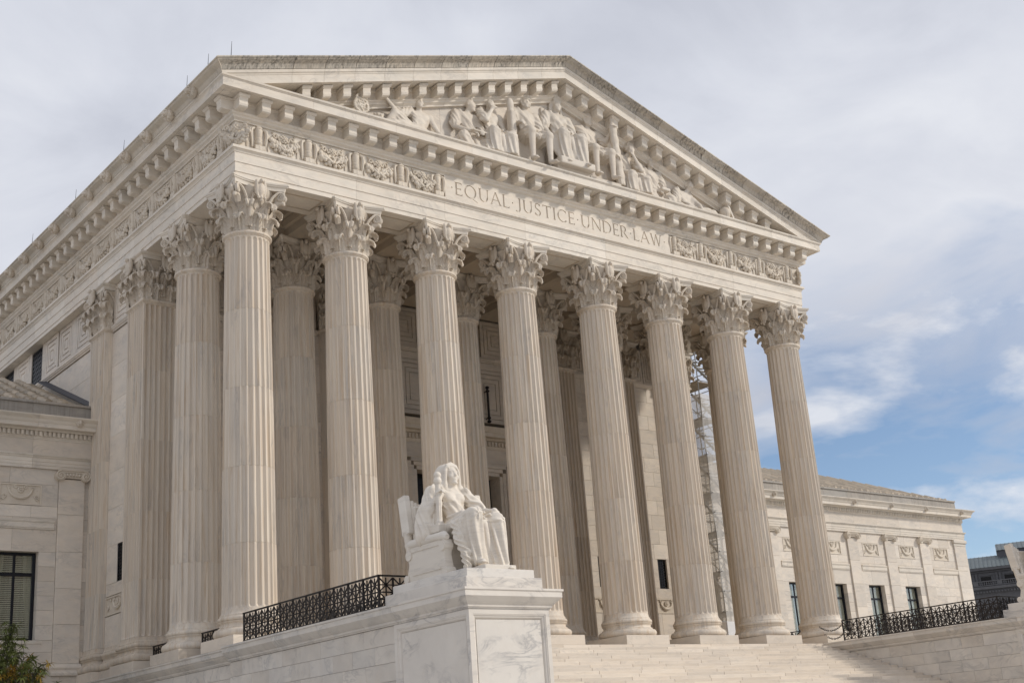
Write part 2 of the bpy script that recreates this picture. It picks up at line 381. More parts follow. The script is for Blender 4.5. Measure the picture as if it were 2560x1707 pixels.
# signed-distance sculpting: primitives are written into one grid, then meshed
class SDF:
    def __init__(s, lo, hi, vox):
        s.lo = np.array(lo, float); s.vox = vox; n = np.ceil((np.array(hi) - s.lo) / vox).astype(int) + 1
        s.d = np.full(n, 10.0, np.float32); s.n = n
    def _win(s, lo, hi, pad):
        a = np.clip(np.floor((np.array(lo) - pad - s.lo) / s.vox).astype(int), 0, s.n); b = np.clip(np.ceil((np.array(hi) + pad - s.lo) / s.vox).astype(int) + 1, 0, s.n)
        if np.any(b <= a): return None
        g = [s.lo[i] + s.vox * np.arange(a[i], b[i], dtype=np.float32) for i in range(3)]
        X, Y, Z = np.meshgrid(*g, indexing='ij'); return (slice(a[0], b[0]), slice(a[1], b[1]), slice(a[2], b[2])), X, Y, Z
    def _mix(s, w, d, k, op):
        o = s.d[w]
        if op == 'sub': d = -d; h = np.clip(0.5 - 0.5 * (o - d) / k, 0, 1) ; s.d[w] = o * (1 - h) + d * h + k * h * (1 - h); return
        h = np.clip(0.5 + 0.5 * (o - d) / k, 0, 1); s.d[w] = o * (1 - h) + d * h - k * h * (1 - h)
    def cap(s, a, b, ra, rb=None, k=0.03, op='add', fold=None, flat=None):
        rb = ra if rb is None else rb; a, b = np.array(a, float), np.array(b, float); R_ = max(ra, rb)
        w = s._win(np.minimum(a, b) - R_, np.maximum(a, b) + R_, 3 * s.vox + k + (fold[0] if fold else 0))
        if w is None: return s
        w, X, Y, Z = w; ba = b - a; l2 = max(ba @ ba, 1e-9)
        px_, py_, pz_ = X - a[0], Y - a[1], Z - a[2]
        t = np.clip((px_ * ba[0] + py_ * ba[1] + pz_ * ba[2]) / l2, 0, 1)
        qx, qy, qz = px_ - t * ba[0], py_ - t * ba[1], pz_ - t * ba[2]
        d = np.sqrt(qx * qx + qy * qy + qz * qz) - (ra + (rb - ra) * t)
        if fold:                                  # (amplitude, count, twist, phase): ridges running along the limb
            ax = ba / math.sqrt(l2); u = np.cross(ax, [0.3, 0.9, 0.2]); u /= np.linalg.norm(u); v = np.cross(ax, u)
            ang = np.arctan2(qx * v[0] + qy * v[1] + qz * v[2], qx * u[0] + qy * u[1] + qz * u[2])
            d = d + fold[0] * np.sin(fold[1] * ang + fold[2] * t * 6 + fold[3] + 1.3 * np.sin(3 * t + ang * 2))
        s._mix(w, d, k, op); return s
    def ell(s, c, r, k=0.03, op='add', rot=None):
        c, r = np.array(c, float), np.array(r, float); R_ = r.max() if rot is not None else r
        w = s._win(c - R_, c + R_, 3 * s.vox + k)
        if w is None: return s
        w, X, Y, Z = w; P_ = np.stack([X - c[0], Y - c[1], Z - c[2]], -1)
        if rot is not None: P_ = P_ @ np.array(Matrix.Rotation(rot[0], 3, rot[1]), dtype=np.float32)
        q = np.sqrt(((P_ / r) ** 2).sum(-1)); q2 = np.sqrt(((P_ / (r * r)) ** 2).sum(-1)) + 1e-6
        s._mix(w, (q * (q - 1) / q2).astype(np.float32), k, op); return s
    def box(s, c, h, rnd=0.02, k=0.01, op='add', rot=None):
        c, h = np.array(c, float), np.array(h, float); R_ = np.linalg.norm(h) if rot is not None else h
        w = s._win(c - R_, c + R_, 3 * s.vox + k)
        if w is None: return s
        w, X, Y, Z = w; P_ = np.stack([X - c[0], Y - c[1], Z - c[2]], -1)
        if rot is not None: P_ = P_ @ np.array(Matrix.Rotation(rot[0], 3, rot[1]), dtype=np.float32)
        q = np.abs(P_) - (h - rnd); d = np.sqrt((np.maximum(q, 0) ** 2).sum(-1)) + np.minimum(q.max(-1), 0) - rnd
        s._mix(w, d.astype(np.float32), k, op); return s
    def path(s, pts, rs, k=0.02, **kw):
        for i in range(len(pts) - 1):
            a = rs[i] if isinstance(rs, (list, tuple)) else rs; b = rs[i + 1] if isinstance(rs, (list, tuple)) else rs
            s.cap(pts[i], pts[i + 1], a, b, k, **kw)
        return s
    def clip(s, z):                               # cut everything below z away
        Z = s.lo[2] + s.vox * np.arange(s.n[2], dtype=np.float32); s.d = np.maximum(s.d, (z - Z)[None, None, :]).astype(np.float32); return s
    def mesh(s, name, mat, xf=None):
        import openvdb as vdb
        g = vdb.FloatGrid(10.0); g.copyFromArray(np.ascontiguousarray(s.d)); p, q = g.convertToQuads(0.0)
        p = p * s.vox + s.lo
        if xf is not None: p = p @ np.array(xf.to_3x3()).T + np.array(xf.translation)
        me = bpy.data.meshes.new(name); me.from_pydata(p.tolist(), [], q[:, ::-1].tolist())
        me.materials.append(MAT[mat]); me.polygons.foreach_set('use_smooth', [True] * len(me.polygons)); me.validate(); return me
# ================================================================ the courthouse
XS = [0.0, 3.937, 7.884, 11.828, 16.172, 20.116, 24.063, 28.0]
ROW2 = 3.913
GZ = -5.9                                        # plaza level (the tops of the column plinths are z = 0)
FLOOR = -0.353
JOINTS = [0.86, 2.9, 5.37, 8.03, 10.74, 13.36]
CH = thing('courthouse', (14.0, 20.0, GZ), 'white marble temple-fronted courthouse with fluted columns and a carved pediment', 'courthouse')

# ---- ground
g = MB().box(-900, 900, -900, 900, GZ - 0.5, GZ); go = g.obj('ground', 'ground', None); tag(go, kind='structure')

# ---- column pieces (meshes shared by all sixteen columns)
def shaft_r(z):
    t = (z - JOINTS[0]) / (JOINTS[-1] - JOINTS[0]); return 0.872 - 0.117 * (0.55 * t + 0.45 * t * t)
def drum_mesh(i, nfl=24):
    z0, z1 = JOINTS[i], JOINTS[i + 1]; zs = [z0 + 0.001, z0 + 0.012, (z0 + z1) / 2, z1 - 0.012, z1 - 0.001]
    zs = [(z, (0.012 if z in (zs[0], zs[-1]) else 0.0)) for z in zs]
    if i == 0: zs = [(z0, 0)] + [(z0 + 0.02 + e, 0) for e in (0.0, 0.012, 0.03, 0.055, 0.085, 0.12)] + zs[2:]
    if i == len(JOINTS) - 2: zs = zs[:3] + [(z1 - 0.03 - e, 0) for e in (0.12, 0.085, 0.055, 0.03, 0.012, 0.0)] + [(z1, 0)]
    T = [-1.0, -0.78, -0.4, 0.0, 0.4, 0.78, 1.0]; rings = []
    for z, ins in zs:
        r = shaft_r(z) - ins; R_ = math.pi * r / nfl * 0.83; ring = []
        e = 1.0
        if i == 0: e = (z - z0 - 0.02) / 0.12
        if i == len(JOINTS) - 2: e = min(e, (z1 - 0.03 - z) / 0.12)
        e = max(0.0, min(1.0, e))
        for k in range(nfl):
            c = 2 * math.pi * (k + 0.5) / nfl
            for t in T:
                q = 1 - t * t - (1 - e) ** 2; dep = R_ * 0.92 * math.sqrt(q) if q > 0 else 0.0
                a = c + t * 0.83 * math.pi / nfl; ring.append(((r - dep) * math.cos(a), (r - dep) * math.sin(a), z))
        rings.append(ring)
    zc = (z0 + z1) / 2
    m = MB(); m.rings([[(x, y, z - zc) for x, y, z in rg] for rg in rings]); return m.mesh('drum', 'column', smooth=32), zc
DRUMS = [drum_mesh(i) for i in range(len(JOINTS) - 1)]
def arc(cx, cz, r, a0, a1, n): return [(cx + r * math.cos(rad(a0 + (a1 - a0) * i / n)), cz + r * math.sin(rad(a0 + (a1 - a0) * i / n))) for i in range(n + 1)]
BASEP = [(0.5, 0.0), (1.06, 0.0)] + arc(1.0, 0.135, 0.135, -80, 85, 8) + [(0.99, 0.285), (0.99, 0.31)] + \
        [(0.945, 0.335), (0.925, 0.375), (0.925, 0.41), (0.945, 0.445), (0.975, 0.46), (0.985, 0.475), (0.985, 0.495)] + arc(0.925, 0.575, 0.075, -75, 80, 6) + \
        [(0.935, 0.665), (0.935, 0.70), (0.905, 0.73), (0.885, 0.78), (0.874, 0.86), (0.5, 0.86)]
BASE_ME = MB().lathe(BASEP, 56).mesh('base', 'column', smooth=35)
PLINTH_ME = MB().box(-1.129, 1.129, -1.129, 1.129, -0.1765, 0.1765, 0.008).mesh('plinth', 'step')
ASTP = [(0.5, 13.36), (0.757, 13.36), (0.775, 13.39), (0.80, 13.395), (0.80, 13.415)] + arc(0.785, 13.475, 0.062, -75, 80, 7) + [(0.78, 13.55), (0.5, 13.55)]
AST_ME = MB().lathe([(r, z - 13.45) for r, z in ASTP], 56).mesh('astragal', 'column', smooth=35)
BELL_ME = MB().lathe([(0.70, -0.93), (0.72, -0.6), (0.74, -0.2), (0.78, 0.2), (0.86, 0.45), (0.93, 0.58), (0.95, 0.66), (0.5, 0.68)], 40).mesh('bell', 'carved', smooth=50)
CAPZ = 14.45                                     # reference height of the capital pieces

def leaf_mesh(name, path, hw, n=11, rows=20):
    """acanthus leaf lying against the bell in direction +x; path = [(r, z)], hw = half widths"""
    L_ = [0.0]
    for p, q in zip(path[:-1], path[1:]): L_.append(L_[-1] + math.hypot(q[0] - p[0], q[1] - p[1]))
    tt = np.linspace(0, L_[-1], rows); pr_ = np.interp(tt, L_, [p[0] for p in path]); pz_ = np.interp(tt, L_, [p[1] for p in path]); w_ = np.interp(tt, L_, hw)
    path = list(zip(pr_, pz_)); hw = list(w_); P_ = []; m = rows
    for j, ((r, z), w) in enumerate(zip(path, hw)):
        row = []; p0 = path[max(0, j - 1)]; p1 = path[min(m - 1, j + 1)]; dx, dz = p1[0] - p0[0], p1[1] - p0[1]; l = math.hypot(dx, dz); nx, nz = dz / l, -dx / l
        lobe = 1 + 0.10 * math.sin(j * 1.55) - (0.06 if j % 3 == 0 else 0)
        for i in range(n):
            u = -1 + 2 * i / (n - 1); au = abs(u)
            h = 0.06 * max(0, 1 - au * 3.2) + 0.030 * math.cos(4.0 * math.pi * au + 0.5) - 0.07 * au ** 2 + 0.012 * math.sin(j * 1.55 + au * 3)
            y = u * w * lobe; rr = r + nx * h; zz = z + nz * h - 0.04 * au ** 1.6
            a = y / max(r, 0.7); row.append(Vector((rr * math.cos(a), rr * math.sin(a), zz - CAPZ)))
        P_.append(row)
    vs = [p for row in P_ for p in row]; back = []
    for j in range(m):
        for i in range(n):
            a = P_[min(j + 1, m - 1)][i] - P_[max(j - 1, 0)][i]; b = P_[j][min(i + 1, n - 1)] - P_[j][max(i - 1, 0)]
            nn = b.cross(a); nn.normalize(); back.append(P_[j][i] - nn * 0.045)
    fs = []; o = len(vs)
    for j in range(m - 1):
        for i in range(n - 1):
            a = j * n + i; fs.append((a, a + 1, a + n + 1, a + n)); fs.append((o + a, o + a + n, o + a + n + 1, o + a + 1))
    for j in range(m - 1):
        a = j * n; fs.append((a, a + n, o + a + n, o + a)); a += n - 1; fs.append((a, o + a, o + a + n, a + n))
    for i in range(n - 1):
        fs.append((i, o + i, o + i + 1, i + 1)); a = (m - 1) * n + i; fs.append((a, a + 1, o + a + 1, o + a))
    return MB().add(vs + back, fs).mesh(name, 'carved', smooth=35)
LEAF_LO = leaf_mesh('leaf', [(0.775, 13.53), (0.785, 13.66), (0.80, 13.80), (0.825, 13.93), (0.87, 14.03), (0.945, 14.085), (1.01, 14.06), (1.04, 13.99), (1.015, 13.93)],
                    [0.27, 0.29, 0.285, 0.25, 0.18, 0.145, 0.13, 0.11, 0.05])
LEAF_UP = leaf_mesh('leaf', [(0.79, 13.70), (0.80, 13.95), (0.815, 14.15), (0.845, 14.33), (0.90, 14.46), (0.99, 14.54), (1.08, 14.54), (1.14, 14.47), (1.12, 14.39), (1.08, 14.37)],
                    [0.20, 0.25, 0.275, 0.26, 0.20, 0.16, 0.145, 0.12, 0.08, 0.04])
def spiral(cx, cz, r0, r1, turns, a0, n):
    return [(cx + (r0 + (r1 - r0) * i / n) * math.cos(a0 - 2 * math.pi * turns * i / n), cz + (r0 + (r1 - r0) * i / n) * math.sin(a0 - 2 * math.pi * turns * i / n)) for i in range(n + 1)]
def volute_mesh():
    m = MB()
    for s in (-1, 1):                             # two scrolls meet back to back under each abacus corner (direction +x = the diagonal)
        st = [(0.86, 14.42), (0.90, 14.65), (0.99, 14.85), (1.11, 14.98)]
        sp = spiral(1.235, 14.90, 0.16, 0.03, 1.75, math.pi * 0.62, 22)
        pts = st + sp; N_ = len(pts); tp = []
        for i, (r, z) in enumerate(pts):
            off = s * (0.34 - 0.24 * min(1.0, i / 5)); tp.append((r, off, z - CAPZ))
        m.tube(tp, [0.05] * 4 + [0.048 - 0.016 * i / len(sp) for i in range(len(sp))], 6)
        c = [(1.235 + 0.15 * math.cos(2 * math.pi * k / 14), s * 0.075, 14.90 - CAPZ + 0.15 * math.sin(2 * math.pi * k / 14)) for k in range(14)]
        c2 = [(x, s * 0.02, z) for x, y, z in c]; m.rings([c2, c]); m.sphere((1.235, s * 0.11, 14.90 - CAPZ), 0.04, 8, 5)
    m.box(1.12, 1.36, -0.05, 0.05, 14.95 - CAPZ, 15.13 - CAPZ, 0.01)
    tipl = [(0.95, 14.55), (1.08, 14.72), (1.22, 14.74), (1.32, 14.68), (1.34, 14.60)]
    m.tube([(r, 0, z - CAPZ) for r, z in tipl], [0.11, 0.12, 0.10, 0.07, 0.03], 7)
    return m.mesh('volute', 'carved', smooth=45)
VOLUTE = volute_mesh()
def helix_mesh():
    m = MB()
    for s in (-1, 1):
        pts = [(0.85, s * 0.30, 14.40), (0.87, s * 0.27, 14.6), (0.90, s * 0.22, 14.78)] + [(0.93 + 0.02 * i / 14, s * y, z) for i, (y, z) in enumerate(spiral(0.14, 14.86, 0.10, 0.02, 1.4, math.pi * 0.1, 14))]
        m.tube([(x, y, z - CAPZ) for x, y, z in pts], [0.04] * 3 + [0.036 - 0.014 * i / 15 for i in range(15)], 6)
        m.tube([(0.80, s * 0.30, 14.0 - CAPZ), (0.85, s * 0.30, 14.40 - CAPZ)], [0.05, 0.075], 7)
    return m.mesh('helix', 'carved', smooth=45)
HELIX = helix_mesh()
def eagle_mesh():
    s = SDF((0.8, -0.34, 14.5), (1.35, 0.34, 15.5), 0.02)
    s.ell((1.03, 0, 14.98), (0.12, 0.15, 0.26)); s.ell((1.02, 0.15, 15.06), (0.09, 0.075, 0.30)); s.ell((1.02, -0.15, 15.06), (0.09, 0.075, 0.30))
    s.ell((1.10, 0, 15.28), (0.085, 0.07, 0.09)); s.cap((1.15, 0, 15.28), (1.2, 0, 15.22), 0.035, 0.015)
    s.cap((1.03, 0.15, 14.95), (1.06, 0.12, 14.70), 0.06, 0.03); s.cap((1.03, -0.15, 14.95), (1.06, -0.12, 14.70), 0.06, 0.03)
    s.cap((1.03, 0, 14.75), (1.05, 0, 14.58), 0.08, 0.06)
    for y in (-0.12, 0.0, 0.12): s.ell((1.10, y, 14.66), (0.05, 0.05, 0.06))
    return s.mesh('eagle', 'carved', Matrix.Translation((0, 0, -CAPZ)))
EAGLE = eagle_mesh()
def abacus_mesh():
    def ring(sc, z):
        out_ = []
        for q in range(4):
            c, s_ = math.cos(q * math.pi / 2), math.sin(q * math.pi / 2)
            for t in (-1, -0.85, -0.6, -0.3, 0, 0.3, 0.6, 0.85, 1):
                y = t * 1.01; x = 0.88 + 0.19 * t * t
                out_.append(((x * c - y * s_) * sc, (x * s_ + y * c) * sc, z - CAPZ))
        return out_
    return MB().rings([ring(0.93, 15.12), ring(0.95, 15.24), ring(0.995, 15.27), ring(1.0, 15.30), ring(1.03, 15.32), ring(1.03, 15.379)]).mesh('abacus', 'entab', smooth=35)
ABACUS = abacus_mesh()
def column(x, y):
    c = node('column', (x, y, FLOOR), CH)
    put('plinth', PLINTH_ME, c, (x, y, -0.1765)); put('base', BASE_ME, c, (x, y, 0))
    a = random.choice((0, 1, 2, 3)) * math.pi / 2
    for me, zc in DRUMS: put('drum', me, c, (x, y, zc), (0, 0, a))
    put('astragal', AST_ME, c, (x, y, 13.45)); put('bell', BELL_ME, c, (x, y, CAPZ)); put('abacus', ABACUS, c, (x, y, CAPZ))
    for k in range(8):
        put('leaf', LEAF_LO, c, (x, y, CAPZ), (0, 0, k * math.pi / 4)); put('leaf', LEAF_UP, c, (x, y, CAPZ), (0, 0, (k + 0.5) * math.pi / 4))
    for k in range(4):
        put('volute', VOLUTE, c, (x, y, CAPZ), (0, 0, (k + 0.5) * math.pi / 2)); put('helix', HELIX, c, (x, y, CAPZ), (0, 0, k * math.pi / 2))
        put('eagle', EAGLE, c, (x, y, CAPZ), (0, 0, k * math.pi / 2))
for x in XS:
    column(x, 0.0); column(x, ROW2)

# ---- square piers (antae) and wall pilasters
HP = 0.79
def pier_section(hw, hd, sides, e=1.0):
    """outline of a rectangular pier; sides in 'W' (-x), 'S' (-y), 'E', 'N' carry flutes"""
    pts = []
    for side, (ox, oy, dx, dy, ln) in (('S', (-hw, -hd, 1, 0, 2 * hw)), ('E', (hw, -hd, 0, 1, 2 * hd)), ('N', (hw, hd, -1, 0, 2 * hw)), ('W', (-hw, hd, 0, -1, 2 * hd))):
        nf = max(1, round((ln - 0.14) / 0.215)); px_, py_ = -dy, dx
        pts.append((ox, oy))
        pit = (ln - 0.14) / nf
        for k in range(nf):
            c = 0.07 + pit * (k + 0.5); R_ = pit * 0.41
            for t in (-1.0, -0.75, -0.3, 0.3, 0.75, 1.0):
                dep = R_ * 1.15 * math.sqrt(max(0, 1 - t * t - (1 - e) ** 2)) if side in sides else 0.0
                pts.append((ox + dx * (c + t * R_) + px_ * dep, oy + dy * (c + t * R_) + py_ * dep))
    return pts
PIERS = {}
def pier_meshes(hw, hd, sides):
    key = (hw, hd, sides)
    if key not in PIERS:
        L_ = []
        for i in range(len(JOINTS) - 1):
            z0, z1 = JOINTS[i], JOINTS[i + 1]; zc = (z0 + z1) / 2; zs = [(z0 + 0.001, 1), (z1 - 0.001, 1)]
            if i == 0: zs = [(z0, 0)] + [(z0 + 0.02 + d, d / 0.1) for d in (0, 0.02, 0.05, 0.1)] + [(z1 - 0.001, 1)]
            if i == 4: zs = [(z0 + 0.001, 1)] + [(z1 - 0.03 - d, d / 0.1) for d in (0.1, 0.05, 0.02, 0)] + [(z1, 0)]
            m = MB().rings([[(x, y, z - zc) for x, y in pier_section(hw - (0.010 if n_ in (0, len(zs) - 1) else 0), hd - (0.010 if n_ in (0, len(zs) - 1) else 0), sides, e)] for n_, (z, e) in enumerate(zs)])
            L_.append((m.mesh('drum', 'column', smooth=32), zc))
        sq = lambda o, z: [(sx * (hw + o), sy * (hd + o), z) for sx, sy in ((-1, -1), (1, -1), (1, 1), (-1, 1))]
        base = MB().rings([sq(r - 0.872, z) for r, z in BASEP[1:-1]]).mesh('base', 'column', smooth=40)
        ast = MB().rings([sq(r - 0.757, z - 13.45) for r, z in ASTP[1:-1]]).mesh('astragal', 'column', smooth=40)
        bell = MB().rings([sq(o, z) for o, z in ((-0.03, -0.93), (-0.02, -0.2), (0.02, 0.2), (0.09, 0.5), (0.13, 0.66))]).mesh('bell', 'carved')
        ab = MB().rings([sq(o, z - CAPZ) for o, z in ((0.16, 15.12), (0.18, 15.25), (0.24, 15.28), (0.28, 15.32), (0.28, 15.379))]).mesh('abacus', 'entab')
        pl = MB().box(-hw - 0.257, hw + 0.257, -hd - 0.257, hd + 0.257, -0.1765, 0.1765, 0.008).mesh('plinth', 'step')
        PIERS[key] = (L_, base, ast, bell, ab, pl)
    return PIERS[key]
ANG = {'E': 0.0, 'N': math.pi / 2, 'W': math.pi, 'S': -math.pi / 2}
def pier(x, y, hw, hd, sides, corners):
    p = node('pilaster', (x, y, FLOOR), CH); dr, base, ast, bell, ab, pl = pier_meshes(hw, hd, sides)
    put('plinth', pl, p, (x, y, -0.1765)); put('base', base, p, (x, y, 0)); put('astragal', ast, p, (x, y, 13.45))
    put('bell', bell, p, (x, y, CAPZ)); put('abacus', ab, p, (x, y, CAPZ))
    for me, zc in dr: put('drum', me, p, (x, y, zc))
    for s in sides:
        a = ANG[s]; n = Vector((math.cos(a), math.sin(a), 0)); t = Vector((-n.y, n.x, 0)); half, dep = (hd, hw) if s in 'EW' else (hw, hd)
        o = Vector((x, y, CAPZ)) + n * (dep - 0.765)
        for k in ((-0.27, 0.27) if half > 0.5 else (0.0,)): put('leaf', LEAF_LO, p, o + t * k, (0, 0, a))
        for k in ((-0.52, 0.0, 0.52) if half > 0.5 else (0.0,)): put('leaf', LEAF_UP, p, o + t * k, (0, 0, a))
        put('helix', HELIX, p, o, (0, 0, a)); put('eagle', EAGLE, p, o + n * 0.05, (0, 0, a))
    for c in corners:
        sx, sy = (-1 if 'W' in c else 1), (-1 if 'S' in c else 1); a = math.atan2(sy, sx); n = Vector((math.cos(a), math.sin(a), 0))
        q = Vector((x + sx * hw, y + sy * hd, CAPZ))
        put('leaf', LEAF_LO, p, q - n * 0.80, (0, 0, a)); put('leaf', LEAF_UP, p, q - n * 0.84, (0, 0, a)); put('volute', VOLUTE, p, q - n * 1.10, (0, 0, a))
AY = 7.76
pier(0.0, AY, HP, HP, 'SWE', ('SW', 'SE', 'NW')); pier(28.0, AY, HP, HP, 'SWE', ('SW', 'SE', 'NE'))
pier(-0.15, 11.62, 0.65, HP, 'W', ('SW', 'NW'))
for i in (1, 2, 5, 6): pier(XS[i], 7.35, HP, 0.40, 'S', ('SW', 'SE'))

# ---- entablature
EN = node('entablature', (14.0, 0.0, 15.38), CH)
FLEN = 46.0
P_ARCH = [(-0.86, 15.38), (0.86, 15.38), (0.86, 15.55), (0.888, 15.555), (0.888, 15.905), (0.915, 15.91), (0.915, 16.27), (0.94, 16.275), (0.95, 16.33), (1.0, 16.38), (1.035, 16.385), (1.04, 16.48), (-0.86, 16.48)]
P_FRZ = [(-0.5, 16.485), (0.87, 16.485), (0.87, 17.445), (-0.5, 17.445)]
P_BED = [(-0.5, 17.45), (0.93, 17.45), (0.93, 17.50), (0.97, 17.53), (1.02, 17.56), (1.03, 17.63), (1.08, 17.66), (1.10, 17.70), (1.10, 17.74), (0.99, 17.745), (0.99, 18.06), (1.03, 18.09), (1.05, 18.10), (1.05, 18.215), (-0.5, 18.215)]
P_COR = [(0.0, 18.22), (1.55, 18.22), (1.55, 18.235), (1.62, 18.235), (1.62, 18.22), (1.74, 18.22), (1.74, 18.515), (1.755, 18.52), (1.77, 18.55), (1.81, 18.57), (1.82, 18.63), (0.0, 18.70)]
P_CYM = [(0.9, 18.70), (1.825, 18.635), (1.84, 18.645), (1.85, 18.70), (1.90, 18.78), (2.0, 18.83), (2.08, 18.87), (2.12, 18.93), (2.16, 18.935), (2.16, 18.98), (0.9, 19.35)]
def run(name, prof, mat, face, cuts, corner0=False, corner1=False, rake=0.0, gap=0.006, parent=None, smooth=None, zref=0.0):
    """face 'F' front (along +x, outward -y); 'L' left flank (along +y, outward -x); 'R' right flank"""
    base, d, n = {'F': ((0, 0, 0), (1, 0, 0), (0, -1, 0)), 'L': ((0, 0, 0), (0, 1, 0), (-1, 0, 0)), 'R': ((28, 0, 0), (0, 1, 0), (1, 0, 0))}[face]
    for i in range(len(cuts) - 1):
        c0 = corner0 and i == 0; c1 = corner1 and i == len(cuts) - 2
        m = MB().extr(prof, base, d, n, cuts[i] + (0 if c0 else gap / 2), cuts[i + 1] - (0 if c1 else gap / 2), -1.0 if c0 else 0.0, 1.0 if c1 else 0.0, rake)
        m.obj(name, mat, parent or EN, smooth=smooth)
def cuts(a, b, step, first=None):
    n = max(1, round((b - a) / step)); return [a + (b - a) * i / n for i in range(n + 1)]
run('architrave_block', P_ARCH, 'entab', 'F', XS, True, True)
run('architrave_block', P_ARCH, 'entab', 'L', [0, ROW2, AY] + cuts(AY, FLEN, 4.0)[1:], True)
run('architrave_block', P_ARCH, 'entab', 'R', [0, ROW2, AY, 27, FLEN], True)
FL_ = [0.0] + [XS[2] / 8 * k for k in (2, 4, 6)] + [7.92]
fr_cuts = FL_ + [28 - c for c in FL_[::-1]]
for a, b, c0, c1 in [(FL_, 0, True, False), ([28 - c for c in FL_[::-1]], 0, False, True)]: run('frieze_block', P_FRZ, 'entab', 'F', a, c0, c1)
run('frieze_block', P_FRZ, 'entab', 'L', cuts(0, FLEN, 1.97), True); run('frieze_block', P_FRZ, 'entab', 'R', [0, 20, FLEN], True)
run('bed_moulding', P_BED, 'entab', 'F', cuts(0, 28, 2.0), True, True, smooth=25); run('bed_moulding', P_BED, 'entab', 'L', cuts(0, FLEN, 2.0), True, smooth=25); run('bed_moulding', P_BED, 'entab', 'R', [0, 20, FLEN], True, smooth=25)
run('cornice_block', P_COR, 'entab', 'F', cuts(0, 28, 1.75), True, True); run('cornice_block', P_COR, 'entab', 'L', cuts(0, FLEN, 1.95), True); run('cornice_block', P_COR, 'entab', 'R', [0, 20, FLEN], True)
run('gutter_block', P_CYM, 'gutter', 'L', cuts(0, FLEN, 1.95), True, smooth=25); run('gutter_block', P_CYM, 'gutter', 'R', [0, 20, FLEN], True, smooth=25)
# modillions: a scrolled bracket with a cap, local: outward = -y, top at z = 0
def modillion_mesh():
    m = MB(); pr = [(0.0, -0.46), (0.40, -0.46), (0.46, -0.42), (0.485, -0.34), (0.47, -0.24), (0.50, -0.10), (0.0, -0.10)]
    m.extr([(o, z) for o, z in pr], (0, 0, 0), (1, 0, 0), (0, -1, 0), -0.165, 0.165)
    m.extr([(0.0, -0.10), (0.53, -0.10), (0.545, -0.075), (0.575, -0.05), (0.575, 0.0), (0.0, 0.0)], (0, 0, 0), (1, 0, 0), (0, -1, 0), -0.205, 0.205)
    return m.mesh('modillion', 'entab')
MODI = modillion_mesh()
nm = 34; sp = (28 + 2 * 0.84) / nm
for k in range(nm + 1): put('modillion', MODI, EN, (-0.84 + sp * k, -0.99, 18.200))
for k in range(48): put('modillion', MODI, EN, (-0.99, -0.84 + 0.873 * k, 18.200), (0, 0, -math.pi / 2))
for k in range(4): put('modillion', MODI, EN, (28.99, -0.84 + 0.873 * k, 18.200), (0, 0, math.pi / 2))
# lion-head spouts on the flank gutter, local: facing -x
def lion_mesh():
    s = SDF((-0.40, -0.32, -0.34), (0.18, 0.32, 0.34), 0.02)
    s.ell((-0.02, 0, 0.0), (0.14, 0.24, 0.26)); s.ell((-0.16, 0, 0.03), (0.13, 0.15, 0.17)); s.ell((-0.26, 0, -0.05), (0.10, 0.095, 0.075)); s.ell((-0.27, 0, -0.14), (0.06, 0.06, 0.04))
    s.ell((-0.24, 0.075, 0.05), (0.045, 0.03, 0.025), op='sub'); s.ell((-0.24, -0.075, 0.05), (0.045, 0.03, 0.025), op='sub'); s.cap((-0.26, -0.06, -0.115), (-0.26, 0.06, -0.115), 0.018, op='sub', k=0.01)
    s.cap((-0.22, 0, 0.12), (-0.33, 0, -0.01), 0.04, 0.035)
    for k in range(13):
        a = rad(-60 + 300 * k / 12); s.ell((-0.08, 0.20 * math.cos(a), 0.02 + 0.22 * math.sin(a)), (0.09, 0.07, 0.07), k=0.012)
    for y in (-0.14, 0.14): s.ell((-0.16, y, 0.17), (0.05, 0.05, 0.05), k=0.012)
    return s.mesh('lion_head', 'carved')
LION = lion_mesh()
for k in range(23): put('lion_head', LION, EN, (-1.92, 0.20 + 1.95 * k, 18.80))
# frieze ornament, local: outward = -y, x along the frieze, z from the frieze foot
def urn_mesh():
    m = MB().lathe([(0.0, 0.0), (0.17, 0.0), (0.17, 0.16), (0.12, 0.19), (0.10, 0.22), (0.145, 0.27), (0.15, 0.33), (0.125, 0.36), (0.14, 0.40), (0.145, 0.46), (0.12, 0.49), (0.135, 0.54), (0.155, 0.72), (0.16, 0.80), (0.12, 0.86), (0.0, 0.88)], 16, 0, 0, math.pi, 2 * math.pi)
    m.box(-0.19, 0.19, -0.16, 0.02, 0.0, 0.18, 0.012); m.sphere((0, -0.05, 0.86), (0.15, 0.12, 0.08))
    for s in (-1, 1):
        m.tube([(s * 0.17, -0.05, 0.86), (s * 0.27, -0.06, 0.80), (s * 0.30, -0.06, 0.62), (s * 0.27, -0.05, 0.35), (s * 0.25, -0.03, 0.08)], [0.05, 0.065, 0.075, 0.055, 0.02], 7)
        m.add([(s * 0.38, -0.03, 0.02), (s * 0.46, -0.03, 0.02), (s * 0.46, -0.03, 0.62), (s * 0.34, -0.05, 0.80), (s * 0.28, -0.05, 0.80), (s * 0.38, 0.0, 0.02), (s * 0.46, 0.0, 0.02), (s * 0.46, 0.0, 0.62), (s * 0.34, 0, 0.80), (s * 0.28, 0, 0.80)],
              [(0, 1, 2, 3, 4), (5, 6, 7, 8, 9), (0, 1, 6, 5), (1, 2, 7, 6), (2, 3, 8, 7), (3, 4, 9, 8), (4, 0, 5, 9)])
    return m.mesh('urn', 'relief', smooth=40)
